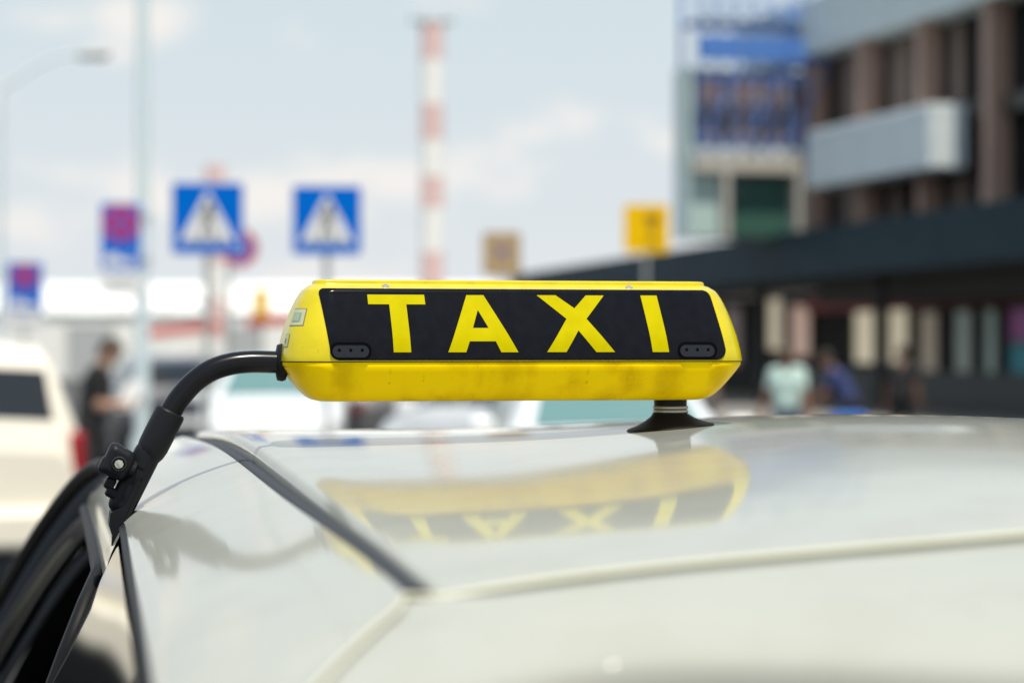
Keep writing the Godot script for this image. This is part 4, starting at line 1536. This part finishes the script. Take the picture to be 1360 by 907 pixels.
func front(s: float, h: float, off: float) -> Vector3:
	# a point of the sign's front, lifted off it by off
	var p := front0(s, h)
	var n := (front0(s + 0.0005, h) - front0(s - 0.0005, h)).cross(front0(s, h + 0.0005) - front0(s, h - 0.0005)).normalized()
	return p + n * off


func front0(s: float, h: float) -> Vector3:
	var a := smooth_section(UPPER, h)
	var over = absf(s) - (a[2] - a[3])
	var z: float = a[1]
	if over > 0.0:
		z = a[1] - a[3] + sqrt(maxf(0.0, a[3] * a[3] - over * over))
	return Vector3(s, h, z)


func conformal(polys: Array, off: float, depth: float, step := 0.003) -> Mb:
	# fills outlines (length, height) on the sign's front; overlapping outlines cut holes
	var mb := Mb.new()
	var ys := []
	polys = polys.map(func(p): return Transform2D(0.0, Vector2(0.003, 0.0)) * p)
	for p in polys:
		for q in p:
			ys.append(q.y)
	ys.sort()
	var cuts := [ys[0]]
	for y in ys:
		var last: float = cuts[cuts.size() - 1]
		if y - last < 1e-6:
			continue
		var m := int(ceil((y - last) / step))
		for k in m:
			cuts.append(last + (y - last) * (k + 1) / m)
	for c in cuts.size() - 1:
		var ya: float = cuts[c]
		var yb: float = cuts[c + 1]
		var ym := (ya + yb) / 2
		var hits := []
		for p in polys:
			for i in p.size():
				var a: Vector2 = p[i]
				var b: Vector2 = p[(i + 1) % p.size()]
				if (a.y < ym) != (b.y < ym):
					var sl := (b.x - a.x) / (b.y - a.y)
					hits.append([a.x + (ym - a.y) * sl, a.x + (ya - a.y) * sl, a.x + (yb - a.y) * sl])
		hits.sort_custom(func(u, v): return u[0] < v[0])
		for k in range(0, hits.size() - 1, 2):
			var l: Array = hits[k]
			var r: Array = hits[k + 1]
			var m := maxi(1, int(absf(r[0] - l[0]) / 0.012))
			mb.sheet(m, 1, func(s, t):
				var x := lerpf(lerpf(l[1], r[1], s), lerpf(l[2], r[2], s), t)
				return front(x, lerpf(ya, yb, t), off))
	# true surface normals keep the strips seamless
	for i in mb.v.size():
		var p := mb.v[i]
		var nn: Vector3 = (front0(p.x + 0.0006, p.y) - front0(p.x - 0.0006, p.y)).cross(front0(p.x, p.y + 0.0006) - front0(p.x, p.y - 0.0006)).normalized()
		mb.n[i] = nn if nn.dot(mb.n[i]) > 0.0 else -nn
	for p in polys:
		for i in p.size():
			var a: Vector2 = p[i]
			var b: Vector2 = p[(i + 1) % p.size()]
			var m := maxi(1, int(a.distance_to(b) / 0.004))
			for k in m:
				var c := a.lerp(b, float(k) / m)
				var e := a.lerp(b, float(k + 1) / m)
				mb.quad(front(c.x, c.y, off), front(e.x, e.y, off), front(e.x, e.y, off - depth), front(c.x, c.y, off - depth))
	return mb


func mm(list: Array) -> PackedVector2Array:
	var p := PackedVector2Array()
	for k in range(0, list.size(), 2):
		p.append(Vector2(list[k], list[k + 1]) * 0.001)
	return p


func make_taxi_sign():
	var o := Vector3(0.404, 1.5525, -1.958)
	var t := thing("taxi_sign", "yellow roof sign with black TAXI panel, clamped by a black arm to the ivory roof", "taxi sign", o)
	var lo := Mb.new()
	lo.sheet(128, 26, func(s, q):
		var h := pow(q, 1.8) * 0.0339
		return around(smooth_section(LOWER, h) if q < 0.93 else section(LOWER, h), s), true)
	lo.sheet(128, 1, func(s, q): return around(LOWER[0], s) * Vector3(q, 1, q), true)
	put("lower_shell", lo, M.yellow_low, t)
	var hi := Mb.new()
	var knots := []
	for k in 9:
		knots.append(0.0346 + (0.0349 - 0.0346) * minf(k, 2) / 2.0 if k < 3 else lerpf(0.0349, 0.0955, (k - 2) / 12.0))
	for k in range(7, 13):
		knots.append(lerpf(0.0349, 0.0955, k / 12.0))
	for k in range(8, UPPER.size()):
		knots.append(lerpf(UPPER[k - 1][0], UPPER[k][0], 0.5))
		knots.append(UPPER[k][0])
	hi.sheet(128, knots.size() - 1, func(s, q):
		var h: float = knots[int(round(q * (knots.size() - 1)))]
		return around(smooth_section(UPPER, h) if h < 0.0956 else section(UPPER, h), s), true)
	hi.sheet(128, 1, func(s, q): return around(UPPER[UPPER.size() - 1], s) * Vector3(q, 1, q), true)
	put("upper_shell", hi, M.yellow, t)
	# dark core seen in the joint
	var co := Mb.new()
	co.sheet(128, 1, func(s, q): return around([lerpf(0.030, 0.039, q), 0.0568, 0.2030, 0.034], s), true)
	put("joint", co, M.black_rubber, t)
	# the black panel
	var pn := PackedVector2Array()
	for c in [[Vector2(0.1782, 0.0357), 0.009, 0], [Vector2(0.170, 0.0965), 0.0075, 1], [Vector2(-0.1775, 0.0965), 0.004, 2], [Vector2(-0.1705, 0.0357), 0.008, 3]]:
		var p: Vector2 = c[0]
		var r: float = c[1]
		var cc := p + Vector2([-r, -r, r, r][c[2]], [r, -r, -r, r][c[2]])
		for k in 9:
			var a: float = [-PI / 2, 0.0, PI / 2, PI][c[2]] + PI / 2 * k / 8.0
			pn.append(cc + Vector2(cos(a), sin(a)) * r)
	var face := put("front_panel", conformal([pn], 0.0009, 0.0012), M.panel, t)
	# its letters
	var lt := 0.0013
	put("letter_t", conformal([mm([-136.3, 83, -118.2, 83, -117.2, 62, -116.4, 42.3, -101.4, 42.3, -102.4, 62, -103.4, 83, -86.8, 83, -87.3, 91.3, -136.6, 91.3])], lt, 0.0004), M.letter, face)
	put("letter_a", conformal([mm([-50.3, 91.2, -35.3, 91.2, -8.1, 42.3, -23.0, 42.3, -27.6, 51.6, -50.4, 51.6, -53.7, 42.3, -69.3, 42.3]), mm([-41.4, 78.4, -33.1, 62.8, -46.9, 62.8])], lt, 0.0004), M.letter, face)
	put("letter_x", conformal([mm([12.0, 91.4, 28.8, 91.4, 44.4, 80.0, 55.8, 91.4, 72.0, 91.4, 54.2, 70.9, 77.6, 42.4, 61.0, 42.4, 46.0, 60.9, 34.3, 42.4, 17.3, 42.4, 36.4, 70.9])], lt, 0.0004), M.letter, face)
	put("letter_i", conformal([mm([105.2, 91.6, 119.9, 91.6, 126.2, 42.4, 111.4, 42.4])], lt, 0.0004), M.letter, face)
	# lamp pods low on the panel, three dots each
	for c in [[-0.1532, 0.0436, "left"], [0.1518, 0.0440, "right"]]:
		var cc := Vector2(c[0], c[1])
		var rg := put("lamp_pod", conformal([rounded(0.0352, 0.0138, 0.0067, cc), rounded(0.0315, 0.0108, 0.0052, cc + Vector2(0, -0.0004))], 0.0022, 0.0016, 0.002), M.led_ring, face)
		put("lens", conformal([rounded(0.0313, 0.0106, 0.0051, cc + Vector2(0, -0.0004))], 0.0016, 0.001, 0.002), M.led, rg)
		for k in 3:
			put("dot", conformal([disc(0.0014, cc + Vector2((k - 1) * 0.0098, 0.0004), 10)], 0.0018, 0.0004, 0.001), M.led_ring, rg)
	# screws on the sloping ledge
	for sx in [-0.116, 0.101]:
		var a := section(UPPER, 0.0992)
		var sc := Mb.new()
		var b := Basis(Vector3.RIGHT, 0.42)
		sc.lathe([Vector2(0.0034, -0.001), Vector2(0.0034, 0.0004), Vector2(0.0026, 0.0012), Vector2(0.0026, 0.0012), Vector2(0.0011, 0.0012), Vector2(0.0011, 0.0012), Vector2(0.0009, 0.0002), Vector2(0, 0.0002)], 16, Vector3(sx, 0.0992, a[1] + 0.0002), b)
		put("screw", sc, M.steel, t)
	# stickers on the left end
	sticker(t, 0.0725, 0.46, 0.024, 0.0150, true)
	sticker(t, 0.0525, 0.16, 0.012, 0.0110, false)
	make_arm(t, o)
	make_cup(t, o)


func end_point(h: float, an: float, off: float) -> Vector3:
	# on the rounded left end; an = 0 faces along the sign, PI / 2 faces front
	var a := smooth_section(UPPER, h)
	var r: float = minf(a[3], a[1] * 0.95) + off
	return Vector3(-(a[2] - minf(a[3], a[1] * 0.95)) - r * cos(an), h, a[1] - minf(a[3], a[1] * 0.95) + r * sin(an))


func sticker(t: Node3D, h: float, z: float, w: float, hh: float, big: bool):
	var rect := func(x0: float, x1: float, y0: float, y1: float, off: float) -> Mb:
		var mb := Mb.new()
		mb.sheet(4, 4, func(s, q): return end_point(h + lerpf(y0, y1, q) * hh, z + lerpf(x0, x1, s) * w / 0.034, off))
		return mb
	var o := put("sticker", rect.call(-0.5, 0.5, -0.5, 0.5, 0.0003), M.paper_ink, t)
	put("paper", rect.call(-0.47, 0.47, -0.46, 0.46, 0.0005), M.paper, o)
	if big:
		put("field", rect.call(-0.28, 0.28, -0.26, 0.26, 0.0007), M.paper_green, o)
	for k in 3:
		put("print_line", rect.call(-0.2 + k * 0.14, -0.13 + k * 0.14, -0.2, 0.2, 0.0009), M.paper if big else M.paper_ink, o)


func make_arm(t: Node3D, o: Vector3):
	# all in the upright plane through the sign's long axis; points are (x, y) of the place
	var P := func(x: float, y: float, z := 0.0) -> Vector3: return Vector3(x, y, -1.958 + z) - o
	var gr := Mb.new()
	gr.lathe([Vector2(0.0098, -0.006), Vector2(0.0155, -0.004), Vector2(0.0165, -0.001), Vector2(0.0155, 0.003), Vector2(0.0098, 0.0042)], 28, P.call(0.2005, 1.586), Basis(Vector3.BACK, PI / 2))
	put("grommet", gr, M.black_rubber, t)
	var pts := [Vector2(0.215, 1.5862), Vector2(0.1985, 1.5862), Vector2(0.175, 1.5866), Vector2(0.1565, 1.5846), Vector2(0.140, 1.5790), Vector2(0.1255, 1.5690), Vector2(0.1135, 1.5555), Vector2(0.1035, 1.5400), Vector2(0.094, 1.5240)]
	var path := []
	for i in pts.size() - 1:
		for k in 6:
			var q: Vector2 = (pts[i] as Vector2).cubic_interpolate(pts[i + 1], pts[maxi(i - 1, 0)], pts[mini(i + 2, pts.size() - 1)], k / 6.0)
			path.append(P.call(q.x, q.y))
	path.append(P.call(pts[8].x, pts[8].y))
	var tb := Mb.new()
	tb.tube(path, [0.0097], 24)
	put("arm_tube", tb, M.tube, t)
	# the clamp: a sleeve that narrows into a bar, a wing bolt, a foot that grips the roof edge
	var sl := Mb.new()
	var d := (Vector3(0.0638, 1.462, 0) - Vector3(0.1045, 1.5435, 0)).normalized()
	var a: Vector3 = P.call(0.1062, 1.5445)
	sl.tube([a, a + d * 0.0012, a + d * 0.0022, a + d * 0.022, a + d * 0.034, a + d * 0.040, a + d * 0.046], [0.0118, 0.0129, 0.0132, 0.0134, 0.0132, 0.0122, 0.0098], 28)
	var clamp := put("clamp", sl, M.black_plastic, t)
	var bar := Mb.new()
	var n := Vector3(-d.y, d.x, 0)
	var bb := Basis(n, -d, n.cross(-d))
	bar.box(a + d * 0.0655 - n * 0.0015, Vector3(0.0235, 0.067, 0.021), bb, 0.0092)
	put("bar", bar, M.black_plastic, clamp)
	var rib := Mb.new()
	rib.box(a + d * 0.044 - n * 0.002, Vector3(0.014, 0.03, 0.023), bb, 0.006)
	put("rib", rib, M.black_plastic, clamp)
	var kb := Mb.new()
	var kc: Vector3 = P.call(0.0605, 1.5015, 0.008)
	var b2 := bb.rotated(Vector3.UP, 0.0)
	kb.box(kc, Vector3(0.0235, 0.0275, 0.024), b2, 0.0065)
	var knob := put("knob", kb, M.black_plastic, clamp)
	var lobe := Mb.new()
	lobe.box(kc - n * 0.007 + d * 0.006, Vector3(0.012, 0.016, 0.02), b2, 0.005)
	lobe.box(kc - n * 0.005 - d * 0.008, Vector3(0.014, 0.013, 0.018), b2, 0.005)
	put("lobe", lobe, M.black_plastic, knob)
	var ho := Mb.new()
	ho.lathe([Vector2(0.0066, -0.002), Vector2(0.0066, 0.0022), Vector2(0.0056, 0.0028), Vector2(0.0056, 0.0028), Vector2(0.0048, 0.0), Vector2(0.0, 0.0)], 18, kc + Vector3(0.001, -0.001, 0.0118), Basis(Vector3.RIGHT, PI / 2))
	put("socket", ho, M.trim_dark, knob)
	var sc := Mb.new()
	sc.lathe([Vector2(0.0042, 0.0), Vector2(0.0038, 0.0016), Vector2(0.0038, 0.0016), Vector2(0.0, 0.0018)], 8, kc + Vector3(0.001, -0.001, 0.0122), Basis(Vector3.RIGHT, PI / 2))
	sc.box(kc + Vector3(0.001, -0.001, 0.0142), Vector3(0.0012, 0.006, 0.0012), Basis(Vector3.BACK, 0.6))
	put("screw", sc, M.steel, knob)
	var nk := Mb.new()
	nk.tube([kc + n * 0.004, kc + n * 0.016], [0.0075], 14)
	put("bolt", nk, M.black_plastic, clamp)
	var st := Mb.new()
	st.box(P.call(0.0545, 1.4835, 0.002), Vector3(0.009, 0.011, 0.014), bb, 0.003)
	st.box(P.call(0.0565, 1.475, 0.002), Vector3(0.012, 0.009, 0.014), bb, 0.003)
	put("lock_nut", st, M.black_plastic, clamp)
	# foot plate along the roof edge
	var ft := Mb.new()
	var fd := Vector3(-0.021, -0.037, 0).normalized()
	var fn := Vector3(-fd.y, fd.x, 0)
	ft.prism(PackedVector2Array([Vector2(0.0785, 1.4875), Vector2(0.0815, 1.4835), Vector2(0.0605, 1.4345), Vector2(0.0575, 1.4315), Vector2(0.0565, 1.4385), Vector2(0.0535, 1.4475), Vector2(0.0545, 1.4590), Vector2(0.066, 1.464)]), -0.018, 0.018, Transform3D(Basis.IDENTITY, Vector3(0, 0, -1.958) - o))
	put("foot", ft, M.black_plastic, clamp)
	var pd := Mb.new()
	pd.prism(PackedVector2Array([Vector2(0.0835, 1.4845), Vector2(0.0815, 1.4865), Vector2(0.0610, 1.4400), Vector2(0.0625, 1.4370)]), -0.021, 0.021, Transform3D(Basis.IDENTITY, Vector3(0, 0, -1.958) - o))
	put("pad", pd, M.black_rubber, clamp)
	var hk := Mb.new()
	hk.tube([P.call(0.0595, 1.4425, 0.016), P.call(0.0585, 1.4325, 0.016), P.call(0.0625, 1.4275, 0.014)], [0.0035], 10)
	put("hook", hk, M.black_rubber, clamp)


func make_cup(t: Node3D, o: Vector3):
	var x := 0.551
	var y := roof_y(x, 1.958)
	var h := o.y + 0.002 - y
	var at := Vector3(x, y, -1.958) - o
	# the cup lies on the slope of the roof
	var tilt := Basis(Vector3.BACK, atan2(roof_y(x + 0.03, 1.958) - roof_y(x - 0.03, 1.958), 0.06))
	var cu := Mb.new()
	cu.lathe([Vector2(0.0, 0.0005), Vector2(0.0385, -0.001), Vector2(0.0395, 0.0005), Vector2(0.0385, 0.0016), Vector2(0.030, 0.0042), Vector2(0.022, 0.0082), Vector2(0.0168, 0.0118), Vector2(0.0155, 0.0135), Vector2(0.0152, 0.0145)], 40, at, tilt)
	var c := put("suction_cup", cu, M.black_rubber, t)
	var nk := Mb.new()
	nk.lathe([Vector2(0.0148, 0.0122), Vector2(0.0148, h - 0.001), Vector2(0.0165, h + 0.004)], 32, at)
	put("neck", nk, M.black_plastic, c)
	for k in 2:
		var rg := Mb.new()
		var y0 := 0.0136 + k * 0.0034
		rg.lathe([Vector2(0.0146, y0), Vector2(0.0158, y0 + 0.0005), Vector2(0.0161, y0 + 0.0015), Vector2(0.0158, y0 + 0.0026), Vector2(0.0146, y0 + 0.0031)], 32, at)
		put("ring", rg, M.steel, c)
